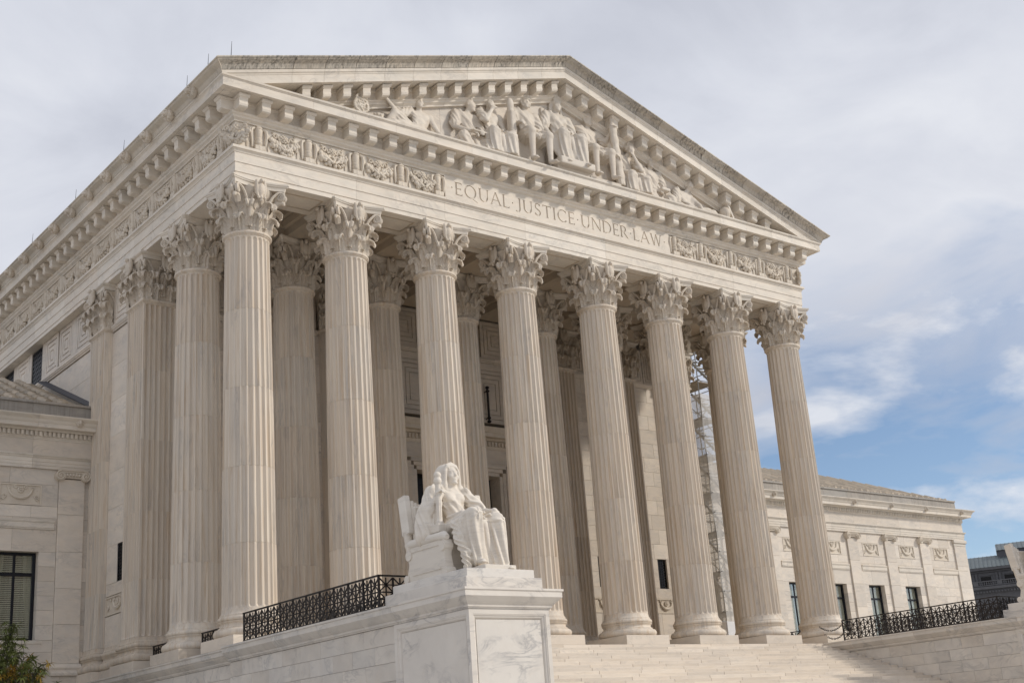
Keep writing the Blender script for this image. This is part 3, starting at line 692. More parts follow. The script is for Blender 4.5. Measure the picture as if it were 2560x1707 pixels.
def garland_mesh(seed, half=0):
    m = MB(); r = random.Random(seed)
    for k in range(96):
        t = r.uniform(-1, 1); sag = 0.29 + 0.24 * t * t; w = 0.22 * (1 - 0.35 * abs(t))
        x = t * 0.56; z = sag + r.uniform(-1, 1) * w; q = (z - sag) / w
        if z < 0.05: z = 0.05 + r.uniform(0, 0.05)
        R_ = r.uniform(0.04, 0.09); m.sphere((x, -0.03 - 0.085 * (1 - q * q), z), (R_, R_ * 0.9, R_ * r.uniform(0.8, 1.3)), 7, 4)
    for s in (-1, 1): m.tube([(s * 0.05, -0.16, 0.20), (s * 0.20, -0.15, 0.32), (s * 0.34, -0.10, 0.50)], [0.04, 0.045, 0.03], 6)
    return m.mesh('garland', 'relief', smooth=60)
def rosette_mesh():
    m = MB().sphere((0, -0.10, 0.70), (0.055, 0.05, 0.055), 8, 5)
    for R_, n, s, y in ((0.075, 5, 0.05, -0.085), (0.125, 8, 0.06, -0.05)):
        for k in range(n): a = 2 * math.pi * k / n + R_ * 9; m.sphere((R_ * math.cos(a), y, 0.70 + R_ * math.sin(a)), (s, 0.045, s), 7, 4)
    for s in (-1, 1):
        pts = spiral(0.33, 0.74, 0.10, 0.035, 1.1, math.pi * 0.9, 12); pts = [(0.17, 0.60), (0.21, 0.70)] + pts
        m.tube([(s * x, -0.045, z) for x, z in pts], 0.032, 6); m.tube([(s * 0.40, -0.03, 0.86), (s * 0.47, -0.03, 0.90)], [0.04, 0.02], 6)
    return m.mesh('rosette', 'relief', smooth=50)
URN = urn_mesh(); GARL = [garland_mesh(k) for k in range(4)]; ROSE = rosette_mesh()
FZ = 16.488
def ornament(x, y, rot, kind, i=0):
    if kind == 'urn': put('urn', URN, EN, (x, y, FZ), (0, 0, rot))
    else: put('garland', GARL[i % 4], EN, (x, y, FZ), (0, 0, rot)); put('rosette', ROSE, EN, (x, y, FZ), (0, 0, rot))
step = XS[2] / 4
for k in range(4):
    ornament(k * step, -0.875, 0, 'urn'); ornament(28 - k * step, -0.875, 0, 'urn')
    ornament((k + 0.5) * step, -0.875, 0, 'g', k); ornament(28 - (k + 0.5) * step, -0.875, 0, 'g', k + 1)
for sx in (0, 28): ornament(7.60 if sx == 0 else 20.40, -0.875, 0, 'urn')
for k in range(22):
    ornament(-0.875, k * step, -math.pi / 2, 'urn'); ornament(-0.875, (k + 0.5) * step, -math.pi / 2, 'g', k)
ornament(28.875, 0, math.pi / 2, 'urn'); ornament(28.875, 0.5 * step, math.pi / 2, 'g', 2)
for x, a in ((-0.82, -math.pi / 4), (28.82, math.pi / 4)): ornament(x, -0.82, a, 'g', 3)

# ---- inscription: Roman capitals cut into the frieze panel
def letter_polys():
    T, t, s = 0.125, 0.06, 0.045                 # stem, hairline, serif (units of cap height 1)
    def rect(x0, x1, y0, y1): return [(x0, y0), (x1, y0), (x1, y1), (x0, y1)]
    def stem(x): return [rect(x, x + T, 0, 1), rect(x - s, x + T + s, 0, 0.045), rect(x - s, x + T + s, 0.955, 1)]
    def bowl(cx, cy, rx, ry, a0, a1, n=20, th=T, tn=t):
        ps = []
        for i in range(n):
            q = []
            for a in (a0 + (a1 - a0) * i / n - 0.5, a0 + (a1 - a0) * (i + 1) / n + 0.5):
                c, s_ = math.cos(rad(a)), math.sin(rad(a)); w = tn + (th - tn) * abs(c); q.append(((cx + rx * c, cy + ry * s_), (cx + (rx - w) * c, cy + (ry - w) * s_)))
            ps.append([q[0][0], q[1][0], q[1][1], q[0][1]])
        return ps
    def diag(x0, y0, x1, y1, w): return [[(x0 - w / 2, y0), (x0 + w / 2, y0), (x1 + w / 2, y1), (x1 - w / 2, y1)]]
    D = {}
    E_ = stem(0) + [rect(0, 0.50, 0, t), rect(0, 0.42, 0.48, 0.48 + t), rect(0, 0.48, 1 - t, 1), rect(0.47, 0.51, 0, 0.15), rect(0.45, 0.49, 0.85, 1), rect(0.40, 0.43, 0.42, 0.60)]
    D['E'] = (E_, 0.52); D['L'] = (stem(0) + [rect(0, 0.50, 0, t), rect(0.46, 0.50, 0, 0.16)], 0.50)
    O_ = bowl(0.46, 0.5, 0.47, 0.52, 0, 360, 36); D['Q'] = (O_ + diag(0.98, -0.22, 0.52, 0.05, 0.10), 0.93)
    D['U'] = ([rect(0.05, 0.05 + T, 0.35, 1), rect(0.0, 0.23, 0.955, 1), rect(0.68, 0.68 + t, 0.35, 1), rect(0.61, 0.81, 0.955, 1)] + bowl(0.395, 0.36, 0.345, 0.38, 180, 360, 18, T, t), 0.80)
    D['A'] = (diag(0.02, 0, 0.38, 1, t) + diag(0.74, 0, 0.38, 1, T) + [rect(0.15, 0.62, 0.33, 0.33 + t), rect(-0.06, 0.12, 0, 0.04), rect(0.62, 0.86, 0, 0.04)], 0.80)
    D['J'] = ([rect(0.25, 0.25 + T, 0.15, 1), rect(0.20, 0.42, 0.955, 1)] + bowl(0.12, 0.16, 0.255, 0.28, 230, 360, 12), 0.40)
    D['S'] = (bowl(0.27, 0.745, 0.235, 0.265, 20, 235, 14, 0.10, t) + bowl(0.26, 0.255, 0.255, 0.275, -160, 55, 14, 0.10, t) + diag(0.40, 0.40, 0.13, 0.60, 0.17) + [rect(0.44, 0.48, 0.80, 0.97), rect(0.02, 0.06, 0.03, 0.20)], 0.52)
    D['T'] = ([rect(0.30, 0.30 + T, 0, 1), rect(0.25, 0.47, 0, 0.045), rect(0.0, 0.72, 1 - t, 1), rect(0.0, 0.04, 0.84, 1), rect(0.68, 0.72, 0.84, 1)], 0.72)
    D['I'] = (stem(0.03), 0.20); D['C'] = (bowl(0.46, 0.5, 0.47, 0.52, 48, 312, 26) + [rect(0.72, 0.76, 0.74, 0.93)], 0.80)
    D['N'] = ([rect(0.05, 0.05 + t, 0, 1), rect(0.72, 0.72 + t, 0, 1), rect(-0.02, 0.18, 0, 0.04), rect(0.65, 0.85, 0.96, 1), rect(-0.04, 0.14, 0.96, 1)] + diag(0.75, 0, 0.09, 1, T), 0.83)
    D['D'] = (stem(0) + bowl(0.27, 0.5, 0.50, 0.5, -90, 90, 20) + [rect(0.1, 0.28, 0, t), rect(0.1, 0.28, 1 - t, 1)], 0.78)
    D['R'] = (stem(0) + bowl(0.25, 0.735, 0.28, 0.265, -90, 90, 14, 0.11) + [rect(0.1, 0.26, 1 - t, 1), rect(0.1, 0.26, 0.47, 0.47 + t), rect(0.55, 0.72, 0, 0.04)] + diag(0.62, 0, 0.27, 0.49, T), 0.66)
    D['W'] = (diag(0.30, 0, 0.05, 1, T) + diag(0.30, 0, 0.52, 1, t) + diag(0.76, 0, 0.52, 1, T) + diag(0.76, 0, 0.98, 1, t) + [rect(-0.06, 0.17, 0.96, 1), rect(0.89, 1.08, 0.96, 1)], 1.04)
    D['.'] = ([[(0.06, 0.5), (0.12, 0.43), (0.18, 0.5), (0.12, 0.57)]], 0.22)
    return D
def inscription():
    D = letter_polys(); txt = '.EQUAL.JUSTICE.UNDER.LAW.'; cap = 0.545; gap = 0.17
    total = sum(D[c][1] for c in txt) + gap * (len(txt) - 1); x0, x1 = 8.18, 19.82; kx = (x1 - x0) / total
    cut = MB(); x = x0
    for n_, c in enumerate(txt):
        sh, w = D[c]; eps = 0.0
        for q, poly in enumerate(sh):
            e = 0.0004 * (q % 7)
            p = [(x + kx * a, 16.735 + cap * b) for a, b in poly]
            area = sum(p[i][0] * p[(i + 1) % len(p)][1] - p[(i + 1) % len(p)][0] * p[i][1] for i in range(len(p)))
            if area < 0: p = p[::-1]
            cut.rings([[(a, -1.0 - e, z) for a, z in p], [(a, -0.895 + e, z) for a, z in p]])
        x += kx * (w + gap)
    cut_me = cut.mesh('cut', 'entab'); co = bpy.data.objects.new('cut', cut_me); COL.objects.link(co)
    P_ = MB().box(7.925, 20.075, -0.94, -0.5, 16.488, 17.444); pm = P_.mesh('inscription_panel', 'entab')
    po = bpy.data.objects.new('tmp', pm); COL.objects.link(po)
    bo = po.modifiers.new('b', 'BOOLEAN'); bo.operation = 'DIFFERENCE'; bo.object = co; bo.solver = 'EXACT'; bo.use_self = True
    dg = bpy.context.evaluated_depsgraph_get(); me = bpy.data.meshes.new_from_object(po.evaluated_get(dg))
    bpy.data.objects.remove(po); bpy.data.objects.remove(co)
    me.transform(Matrix.Translation((-14, 0.7, -17)))
    o = put('inscription_panel', me, EN, (14, -0.7, 17)); o['label'] = 'frieze panel with the cut inscription EQUAL JUSTICE UNDER LAW'
inscription()
# ---- pediment
PE = node('pediment', (14.0, -1.0, 18.7), CH)
RK = (23.972 - 18.977) / 16.161; ZA = 23.972 - RK * 14
P_RCY = [(0.6, ZA - 0.40), (1.825, ZA - 0.375), (1.84, ZA - 0.365), (1.86, ZA - 0.28), (1.91, ZA - 0.20), (2.0, ZA - 0.15), (2.08, ZA - 0.11), (2.12, ZA - 0.055), (2.16, ZA - 0.05), (2.16, ZA), (0.6, ZA + 0.02)]
P_RCO = [(0.6, ZA - 0.89), (1.56, ZA - 0.89), (1.56, ZA - 0.875), (1.63, ZA - 0.875), (1.63, ZA - 0.89), (1.74, ZA - 0.89), (1.74, ZA - 0.575), (1.755, ZA - 0.57), (1.77, ZA - 0.52), (1.81, ZA - 0.49), (1.82, ZA - 0.385), (0.6, ZA - 0.41)]
P_RBD = [(0.3, ZA - 1.66), (0.93, ZA - 1.66), (0.93, ZA - 1.60), (0.98, ZA - 1.55), (1.03, ZA - 1.52), (1.04, ZA - 1.46), (1.10, ZA - 1.41), (1.10, ZA - 1.37), (0.99, ZA - 1.365), (0.99, ZA - 1.05), (1.05, ZA - 1.01), (1.05, ZA - 0.90), (0.3, ZA - 0.90)]
def rake_run(name, prof, mat, cutsl, corner, smooth=None, gap=0.008):
    prof = [(o + (0.004 if o > 1.5 else 0.0), z) for o, z in prof]
    for side in (0, 1):
        base, d = ((0, 0, 0), (1, 0, 0)) if side == 0 else ((28, 0, 0), (-1, 0, 0))
        for i in range(len(cutsl) - 1):
            c0 = corner and i == 0; last = i == len(cutsl) - 2
            MB().extr(prof, base, d, (0, -1, 0), cutsl[i] + (0 if c0 else gap / 2), cutsl[i + 1] - (0 if last else gap / 2), -1.0 if c0 else 0.0, 0.0, RK).obj(name, mat, PE, smooth=smooth)
cl = [0.0] + cuts(0.9, 14.0, 1.31)
rake_run('raking_gutter_block', P_RCY, 'cyma', cl, True, 25, 0.022); rake_run('raking_cornice_block', P_RCO, 'entab', cl, True); rake_run('raking_bed_moulding', P_RBD, 'entab', cuts(2.2, 14.0, 2.0), False, 25)
shear = Matrix(((1, 0, 0), (0, 1, 0), (0, 0, 1)))
RMOD = {}
for side in (0, 1):
    me = MODI.copy(); sg = 1 if side == 0 else -1
    for v in me.vertices: v.co.z += sg * RK * v.co.x
    RMOD[side] = me
k = 0; x = 14.0 - 0.40
while x > 1.3:
    z = ZA - 0.918 + RK * x
    put('modillion', RMOD[0], PE, (x, -0.99, z)); put('modillion', RMOD[1], PE, (28 - x, -0.99, z)); x -= 0.855
tc_ = cuts(2.0, 26.0, 2.0)
for a, b in zip(tc_[:-1], tc_[1:]):
    top = lambda x_: ZA - 1.0 + RK * min(x_, 28 - x_)
    q = [(a + 0.004, 18.66), (b - 0.004, 18.66), (b - 0.004, top(b)), (a + 0.004, top(a))]
    if a < 14 < b: q.insert(3, (14, top(14)))
    MB().rings([[(u, -0.78, z) for u, z in q], [(u, -0.3, z) for u, z in q]]).obj('tympanum_block', 'wall', PE)
# roof over the pediment and the hall behind
r_ = MB().rings([[(-0.95, y, 19.25), (14, y, 23.84), (28.95, y, 19.25), (28.95, y, 18.7), (-0.95, y, 18.7)] for y in (-0.58, FLEN)]).obj('roof', 'attic', CH)
def rod(x, y, z): MB().tube([(x, y, z), (x + 0.03, y, z + 0.62)], [0.014, 0.006], 5).obj('lightning_rod', 'iron', CH)
for y in (-1.2, 0.5, 6.2, 11.3, 16.6): rod(-2.05, y, 18.95)
rod(-1.6, -2.05, 19.14)

# ---- masses behind the faces
MB().box(0.05, 27.95, 8.45, FLEN, GZ, 18.69).obj('light_block_core', 'wall', CH)  # unseen solid core inside the main block, added to block light
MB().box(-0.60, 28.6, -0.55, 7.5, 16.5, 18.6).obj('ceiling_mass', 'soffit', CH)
# ---- portico floor and podium
PO = node('podium', (14.0, 3.0, GZ), CH)
for i in range(14):
    for j in range(4): block('floor_slab', PO, 'step', -1.05 + 30.1 / 14 * i + 0.004, -1.05 + 30.1 / 14 * (i + 1) - 0.004, -1.0 + 8.5 / 4 * j + 0.004, -1.0 + 8.5 / 4 * (j + 1) - 0.004, FLOOR - 0.25, FLOOR, 0.004)
P_COP = [(-0.5, -0.81), (0.02, -0.81), (0.03, -0.775), (0.06, -0.77), (0.065, -0.72), (0.10, -0.70), (0.16, -0.64), (0.235, -0.56), (0.25, -0.545), (0.25, -0.42), (0.265, -0.415), (0.28, -0.40), (0.28, FLOOR), (-0.5, FLOOR)]
for a, b in zip(cuts(-1.0, 12.2, 1.5)[:-1], cuts(-1.0, 12.2, 1.5)[1:]):
    MB().extr(P_COP, (-0.84, 0, 0), (0, 1, 0), (-1, 0, 0), a + 0.004, b - 0.004).obj('coping_stone', 'cheek', PO, smooth=25)
    MB().extr(P_COP, (28.84, 0, 0), (0, 1, 0), (1, 0, 0), a + 0.004, b - 0.004).obj('coping_stone', 'cheek', PO, smooth=25)
ashlar(PO, 'cheek', 'y', -0.84, 0.3, -1.0, 12.2, -3.3, -0.815, 0.44, 1.15, seed=4)
MB().box(-0.55, 28.55, -0.9, 12.2, GZ, -0.62).obj('podium_core', 'cheek', PO)
MB().box(-0.83, -0.5, -1.0, 12.2, GZ, -3.31).obj('podium_foot', 'cheek', PO)
# ---- ceiling of the portico: beams with coffers between them
CE = node('ceiling', (14.0, 3.5, 15.38), CH)
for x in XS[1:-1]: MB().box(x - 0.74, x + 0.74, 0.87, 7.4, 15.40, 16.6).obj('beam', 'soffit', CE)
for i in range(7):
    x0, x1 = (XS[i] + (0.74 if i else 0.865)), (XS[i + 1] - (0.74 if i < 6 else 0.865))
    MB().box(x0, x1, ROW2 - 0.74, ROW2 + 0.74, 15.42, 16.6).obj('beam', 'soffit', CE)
    for y0, y1 in ((0.87, ROW2 - 0.745), (ROW2 + 0.745, 7.4)):
        for s_, z in ((0.16, 15.72), (0.32, 16.05), (0.5, 16.28)):
            m = MB()
            for bx in ((x0, x0 + s_, y0, y1), (x1 - s_, x1, y0, y1), (x0 + s_, x1 - s_, y0, y0 + s_), (x0 + s_, x1 - s_, y1 - s_, y1)): m.box(bx[0] + 0.002, bx[1] - 0.002, bx[2] + 0.002, bx[3] - 0.002, z, z + 0.3)
            m.obj('coffer_moulding', 'soffit', CE)
for i in range(7):                                # sunk panels on the architrave soffit between the columns
    xa, xb = XS[i] + 1.15, XS[i + 1] - 1.15
    m = MB()
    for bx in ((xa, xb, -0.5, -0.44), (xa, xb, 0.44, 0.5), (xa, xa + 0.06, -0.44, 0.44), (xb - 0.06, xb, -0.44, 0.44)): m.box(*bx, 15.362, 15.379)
    m.obj('soffit_frame', 'soffit', CE)
# ---- inner wall of the portico
IW = node('portico_wall', (14.0, 7.7, FLOOR), CH); WY = 7.5
DX0, DX1, DZ = 11.75, 16.25, 7.98
MB().box(0.7, DX0 - 0.01, WY + 0.31, 8.44, FLOOR, 15.4).obj('backing_wall', 'joint', IW); MB().box(DX1 + 0.01, 27.3, WY + 0.31, 8.44, FLOOR, 15.4).obj('backing_wall', 'joint', IW)
MB().box(DX0 - 0.01, DX1 + 0.01, WY + 0.31, 8.44, DZ + 0.02, 15.4).obj('backing_wall', 'joint', IW)
slit = [(1.70, 2.30, 3.2, 4.63), (25.7, 26.3, 3.2, 4.63), (21.80, 22.40, 3.2, 4.63), (5.6, 6.2, 3.2, 4.63)]
relf = [(1.15, 2.85, 2.0, 2.72), (25.15, 26.85, 2.0, 2.72), (21.25, 22.95, 2.0, 2.72), (5.05, 6.75, 2.0, 2.72)]
for q0, q1, sd in ((2.72, 3.2, 11), (3.2, 4.63, 16), (4.63, 13.3, 17)): ashlar(IW, 'wall', 'x', WY, 0.3, 17.0, 27.25, q0, q1, 0.72, 1.45, [s for s in slit if s[0] > 17], seed=sd)
ashlar(IW, 'wall', 'x', WY, 0.3, 17.0, 27.25, FLOOR, 2.0, 2.36, 1.3, seed=12)
for q0, q1, sd in ((2.72, 3.2, 13), (3.2, 4.63, 18), (4.63, 13.3, 19)): ashlar(IW, 'wall', 'x', WY, 0.3, 0.75, 11.0, q0, q1, 1.18, 1.9, [s for s in slit if s[0] < 11], seed=sd)
ashlar(IW, 'wall', 'x', WY, 0.3, 0.75, 11.0, FLOOR, 2.0, 2.36, 1.7, seed=14)
def relief_panel(parent, o, u, n, w, h, seed, name='relief_panel'):
    """sunk-field panel with a swag; o = lower-left corner on the face, u along the wall, n outward"""
    o, u, n = Vector(o), Vector(u), Vector(n); zz = Vector((0, 0, 1)); r = random.Random(seed)
    p = lambda a, b, d: o + u * a + zz * b + n * d
    def slab(m, a0, a1, b0, b1, d0, d1):
        m.rings([[p(a0, b0, d0), p(a1, b0, d0), p(a1, b1, d0), p(a0, b1, d0)], [p(a0, b0, d1), p(a1, b0, d1), p(a1, b1, d1), p(a0, b1, d1)]])
    m = MB(); slab(m, 0.004, w - 0.004, 0.004, h - 0.004, -0.28, -0.03)
    e = 0.06
    for q in ((0.004, w - 0.004, 0.004, e), (0.004, w - 0.004, h - e, h - 0.004), (0.004, e, e, h - e), (w - e, w - 0.004, e, h - e)): slab(m, *q, -0.03, 0.02)
    cx = w / 2; R_ = min(w * 0.36, (h - 0.2) * 0.72)
    sw = [p(cx + R_ * math.cos(a), h - 0.17 + R_ * 0.86 * math.sin(a), 0.0) for a in np.linspace(math.pi, 2 * math.pi, 15)]
    m.tube(sw, [0.02 + 0.055 * math.sin(math.pi * i / 14) for i in range(15)], 8)
    for k in range(8): a = 2 * math.pi * k / 8; m.sphere(p(cx + 0.085 * math.cos(a), h - 0.24 + 0.085 * math.sin(a), 0.0), 0.045, 6, 4)
    m.sphere(p(cx, h - 0.24, 0.02), 0.045, 6, 4)
    for s in (-1, 1):
        for (q0, q1, rr) in ((0.80, 0.30, 0.09), (0.86, 0.22, 0.07), (0.62, h - 0.16, 0.07), (0.30, h - 0.14, 0.08)):
            pts = [p(cx + s * (cx * q0 - 0.05 + rr * (1 - i / 12) * math.cos(i * 0.75)), q1 + rr * (1 - i / 12) * math.sin(i * 0.75), 0.0) for i in range(11)]
            m.tube(pts, 0.026, 5)
    return m.obj(name, 'relief', parent, smooth=40)
for n_, (a, b, c, d) in enumerate(relf): relief_panel(IW, (a - 0.5, WY, c), (1, 0, 0), (0, -1, 0), b - a + 1.0, d - c, n_)
def lattice(parent, o, u, n, w, h, cell=0.13, bar=0.016, name='window_grille'):
    o, u, n = Vector(o), Vector(u), Vector(n); zz = Vector((0, 0, 1)); m = MB(); p = lambda a, b: o + u * a + zz * b
    for q in ((0, 0, w, 0), (0, h, w, h), (0, 0, 0, h), (w, 0, w, h)): m.bar(p(q[0], q[1]), p(q[2], q[3]), 0.05, 0.05, n)
    nx = max(2, round(w / cell)); ny = max(2, round(h / cell))
    for i in range(nx):
        for j in range(ny):
            cx, cz = w * (i + 0.5) / nx, h * (j + 0.5) / ny; r = 0.42 * w / nx
            if (j % 2): cx += 0.0
            for k in range(6):
                a, b = rad(60 * k + 30), rad(60 * k + 90); m.bar(p(cx + r * math.cos(a), cz + r * math.sin(a)), p(cx + r * math.cos(b), cz + r * math.sin(b)), bar, bar, n)
    for i in range(nx + 1): m.bar(p(w * i / nx, 0), p(w * i / nx, h), bar, bar, n)
    for j in range(ny + 1): m.bar(p(0, h * j / ny), p(w, h * j / ny), bar, bar, n)
    return m.obj(name, 'bronze', parent)
for (a, b, c, d) in slit:
    MB().box(a, b, WY + 0.26, WY + 0.30, c, d).obj('window_void', 'dark', IW); lattice(IW, (a + 0.02, WY + 0.12, c + 0.02), (1, 0, 0), (0, -1, 0), b - a - 0.04, d - c - 0.04)
# upper band: string course and framed panels
def framed(parent, o, u, n, w, h, mat='wall', deep=2):
    o, u, n = Vector(o), Vector(u), Vector(n); zz = Vector((0, 0, 1)); m = MB(); p = lambda a, b, d: o + u * a + zz * b + n * d
    def slab(a0, a1, b0, b1, d0, d1): m.rings([[p(a0, b0, d0), p(a1, b0, d0), p(a1, b1, d0), p(a0, b1, d0)], [p(a0, b0, d1), p(a1, b0, d1), p(a1, b1, d1), p(a0, b1, d1)]])
    slab(0, w, 0, h, -0.25, -0.06); ins = 0.0
    for k in range(deep + 1):
        e0 = ins + 0.17 * min(1, w / 1.5); d1 = 0.0 - 0.0 * k
        a0, a1, b0, b1 = ins, w - ins, ins, h - ins; e = e0 - ins
        for q in ((a0, a1, b0, b0 + e), (a0, a1, b1 - e, b1), (a0, a0 + e, b0 + e, b1 - e), (a1 - e, a1, b0 + e, b1 - e)): slab(*q, -0.06, -0.004 * k)
        ins = e0 + 0.045
    if w - 2 * ins > 0.1 and h - 2 * ins > 0.1: slab(ins, w - ins, ins, h - ins, -0.06, -0.012)
    return m.obj('framed_panel', mat, parent)
P_STR = [(-0.2, 13.31), (0.02, 13.31), (0.03, 13.36), (0.07, 13.38), (0.10, 13.44), (0.12, 13.45), (0.12, 13.53), (-0.2, 13.53)]
for a, b in ((0.8, 3.1), (4.8, 7.05), (8.7, 11.6), (11.6, 16.4), (16.4, 19.3), (20.95, 23.22), (24.9, 27.2)):
    MB().extr(P_STR, (0, WY, 0), (1, 0, 0), (0, -1, 0), a, b).obj('string_course', 'wall', IW, smooth=25)
for a, b in ((0.95, 2.0), (2.05, 3.1), (4.85, 5.9), (5.95, 7.0), (8.75, 10.5), (10.6, 12.3), (12.4, 14.0), (14.05, 15.6), (15.7, 17.4), (17.5, 19.25), (21.0, 22.05), (22.1, 23.15), (24.95, 26.0), (26.05, 27.1)):
    framed(IW, (a, WY, 13.56), (1, 0, 0), (0, -1, 0), b - a, 1.8)
# great doorway
DO = node('doorway', (14.0, 7.6, FLOOR), CH)
for s in (-1, 1):
    x = 14 + s * 2.25; xo = 14 + s * 2.78
    for q, (a, b, d) in enumerate(((0.0, 0.16, 0.05), (0.165, 0.33, 0.09), (0.335, 0.53, 0.14))): MB().box(min(x + s * a, x + s * b), max(x + s * a, x + s * b), WY - d, WY + 0.7, FLOOR, DZ + a).obj('door_jamb', 'wall', DO)
    MB().box(min(xo, xo + s * 0.22), max(xo, xo + s * 0.22), WY - 0.04, WY + 0.3, FLOOR, 10.2).obj('door_pier', 'wall', DO)
for a, b, d in ((0.0, 0.16, 0.05), (0.165, 0.33, 0.09), (0.335, 0.50, 0.14)): MB().box(14 - 2.25 - a, 14 + 2.25 + a, WY - d, WY + 0.7, DZ + a, DZ + b).obj('door_lintel', 'wall', DO)
MB().box(11.2, 16.8, WY - 0.06, WY + 0.3, 8.50, 8.56).obj('door_bead', 'relief', DO)
MB().box(11.22, 16.78, WY - 0.03, WY + 0.3, 8.57, 9.18).obj('door_frieze', 'wall', DO)
P_DCO = [(-0.2, 9.18), (0.05, 9.18), (0.09, 9.26), (0.10, 9.30), (0.10, 9.56), (0.20, 9.58), (0.24, 9.64), (0.24, 9.66), (0.48, 9.68), (0.48, 9.84), (0.52, 9.86), (0.60, 9.98), (0.64, 10.06), (0.64, 10.10), (-0.2, 10.16)]
MB().extr(P_DCO, (0, WY, 0), (1, 0, 0), (0, -1, 0), 10.9, 17.1).obj('door_cornice', 'relief', DO, smooth=25)
DENT = MB().box(-0.055, 0.055, -0.09, 0, -0.10, 0.10, 0.005).mesh('dentil', 'relief')
for k in range(33): put('dentil', DENT, DO, (11.0 + 0.1875 * k, WY - 0.10, 9.43))
MB().box(DX0, DX1, WY + 0.69, WY + 0.72, FLOOR, DZ).obj('door_void', 'dark', DO)
for s in (-1, 1):
    for j in range(4):
        x0 = 14 + (0.05 if s > 0 else -2.15); z0 = FLOOR + 0.2 + j * 2.0; m = MB()
        m.box(x0, x0 + 2.1, WY + 0.60, WY + 0.68, z0, z0 + 1.9, 0.01)
        for q in ((x0 + 0.2, x0 + 1.9, z0 + 0.2, z0 + 0.3), (x0 + 0.2, x0 + 1.9, z0 + 1.6, z0 + 1.7), (x0 + 0.2, x0 + 0.3, z0 + 0.3, z0 + 1.6), (x0 + 1.8, x0 + 1.9, z0 + 0.3, z0 + 1.6)): m.box(q[0], q[1], WY + 0.56, WY + 0.61, q[2], q[3])
        m.obj('door_panel', 'bronze', DO)
for x0, x1 in ((11.0, 12.9), (13.05, 14.95), (15.1, 17.0)): framed(IW, (x0, WY - 0.02, 10.45), (1, 0, 0), (0, -1, 0), x1 - x0, 2.5, deep=2)
ashlar(IW, 'wall', 'x', WY, 0.3, 11.0, 17.0, 12.97, 13.3, 0.35, 1.5, seed=15)
lm = MB().tube([(15.72, 7.25, 10.5), (15.72, 7.25, 12.0)], 0.055, 8)
for z in (10.45, 10.62, 11.88, 12.05): lm.sphere((15.72, 7.25, z), (0.10, 0.10, 0.07), 8, 5)
lm.bar((15.72, 7.25, 10.62), (15.72, 7.49, 10.62), 0.04); lm.bar((15.72, 7.25, 11.88), (15.72, 7.49, 11.88), 0.04)
lm.obj('wall_lamp_bracket', 'iron', CH)
# ---- left flank wall
FW = node('flank_wall', (-0.4, 20.0, FLOOR), CH); FX = -0.48
for q0, q1, sd in ((2.75, 3.2, 21), (3.2, 4.63, 24), (4.63, 13.3, 25)): ashlar(FW, 'wall', 'y', FX, 0.4, 8.56, 10.83, q0, q1, 1.45, 2.3, [(9.05, 9.80, 3.2, 4.63)], seed=sd)
ashlar(FW, 'wall', 'y', FX, 0.4, 8.56, 10.83, 0.86, 2.0, 1.15, 1.2, seed=22)
relief_panel(FW, (FX, 10.83, 2.02), (0, -1, 0), (-1, 0, 0), 2.27, 0.7, 5)
MB().box(FX + 0.10, FX + 0.14, 8.95, 9.9, 3.1, 4.7).obj('window_void', 'dark', FW); lattice(FW, (FX + 0.05, 9.78, 3.22), (0, -1, 0), (-1, 0, 0), 0.71, 1.39)
ashlar(FW, 'wall', 'y', FX, 0.4, 12.43, 30.0, 9.9, 13.3, 1.15, 2.6, seed=23)
for a, b in ((8.56, 10.83), (12.43, 18.0), (18.0, 24.0), (24.0, 30.0)):
    MB().extr([(o, z + 0.06) for o, z in P_STR], (FX, 0, 0), (0, 1, 0), (-1, 0, 0), a, b - 0.004).obj('string_course', 'wall', FW, smooth=25)
fb = [(8.6, 10.8), (12.6, 13.25), (13.3, 15.0), (15.45, 17.05), (17.25, 18.85), (21.1, 22.85), (25.0, 26.7), (27.0, 28.6)]
for a, b in fb: framed(FW, (FX, b, 13.66), (0, -1, 0), (-1, 0, 0), b - a, 1.70)
for a, b in ((15.02, 15.43), (18.87, 19.3), (20.75, 21.08), (22.87, 23.3), (24.75, 24.98)): block('stone_block', FW, 'wall', FX - 0.002, FX + 0.25, a, b, 13.62, 15.375)
for a, b in ((19.32, 20.72), (23.32, 24.72)):
    MB().box(FX + 0.20, FX + 0.25, a, b, 13.62, 15.375).obj('window_void', 'dark', FW); lattice(FW, (FX + 0.06, b - 0.02, 13.68), (0, -1, 0), (-1, 0, 0), b - a - 0.04, 1.62, 0.2, 0.03)
MB().box(28.02, 28.48, 8.56, FLEN, GZ, 15.38).obj('flank_wall_far', 'wall', CH)
MB().box(-0.08, 0.04, 8.56, FLEN, GZ, 15.38).obj('flank_backing', 'joint', CH)
# wall base between pilasters
for a, b in ((8.6, 10.8),):
    MB().extr([(0.0 if o < 0.6 else o - 0.80, z) for o, z in BASEP[1:-1]] + [(-0.3, 0.86), (-0.3, 0.0)], (FX, 0, 0), (0, 1, 0), (-1, 0, 0), 8.80, 10.6).obj('wall_base', 'column', FW, smooth=35)
    block('plinth_stone', FW, 'step', FX - 0.28, FX + 0.3, 8.83, 10.56, FLOOR, -0.004)
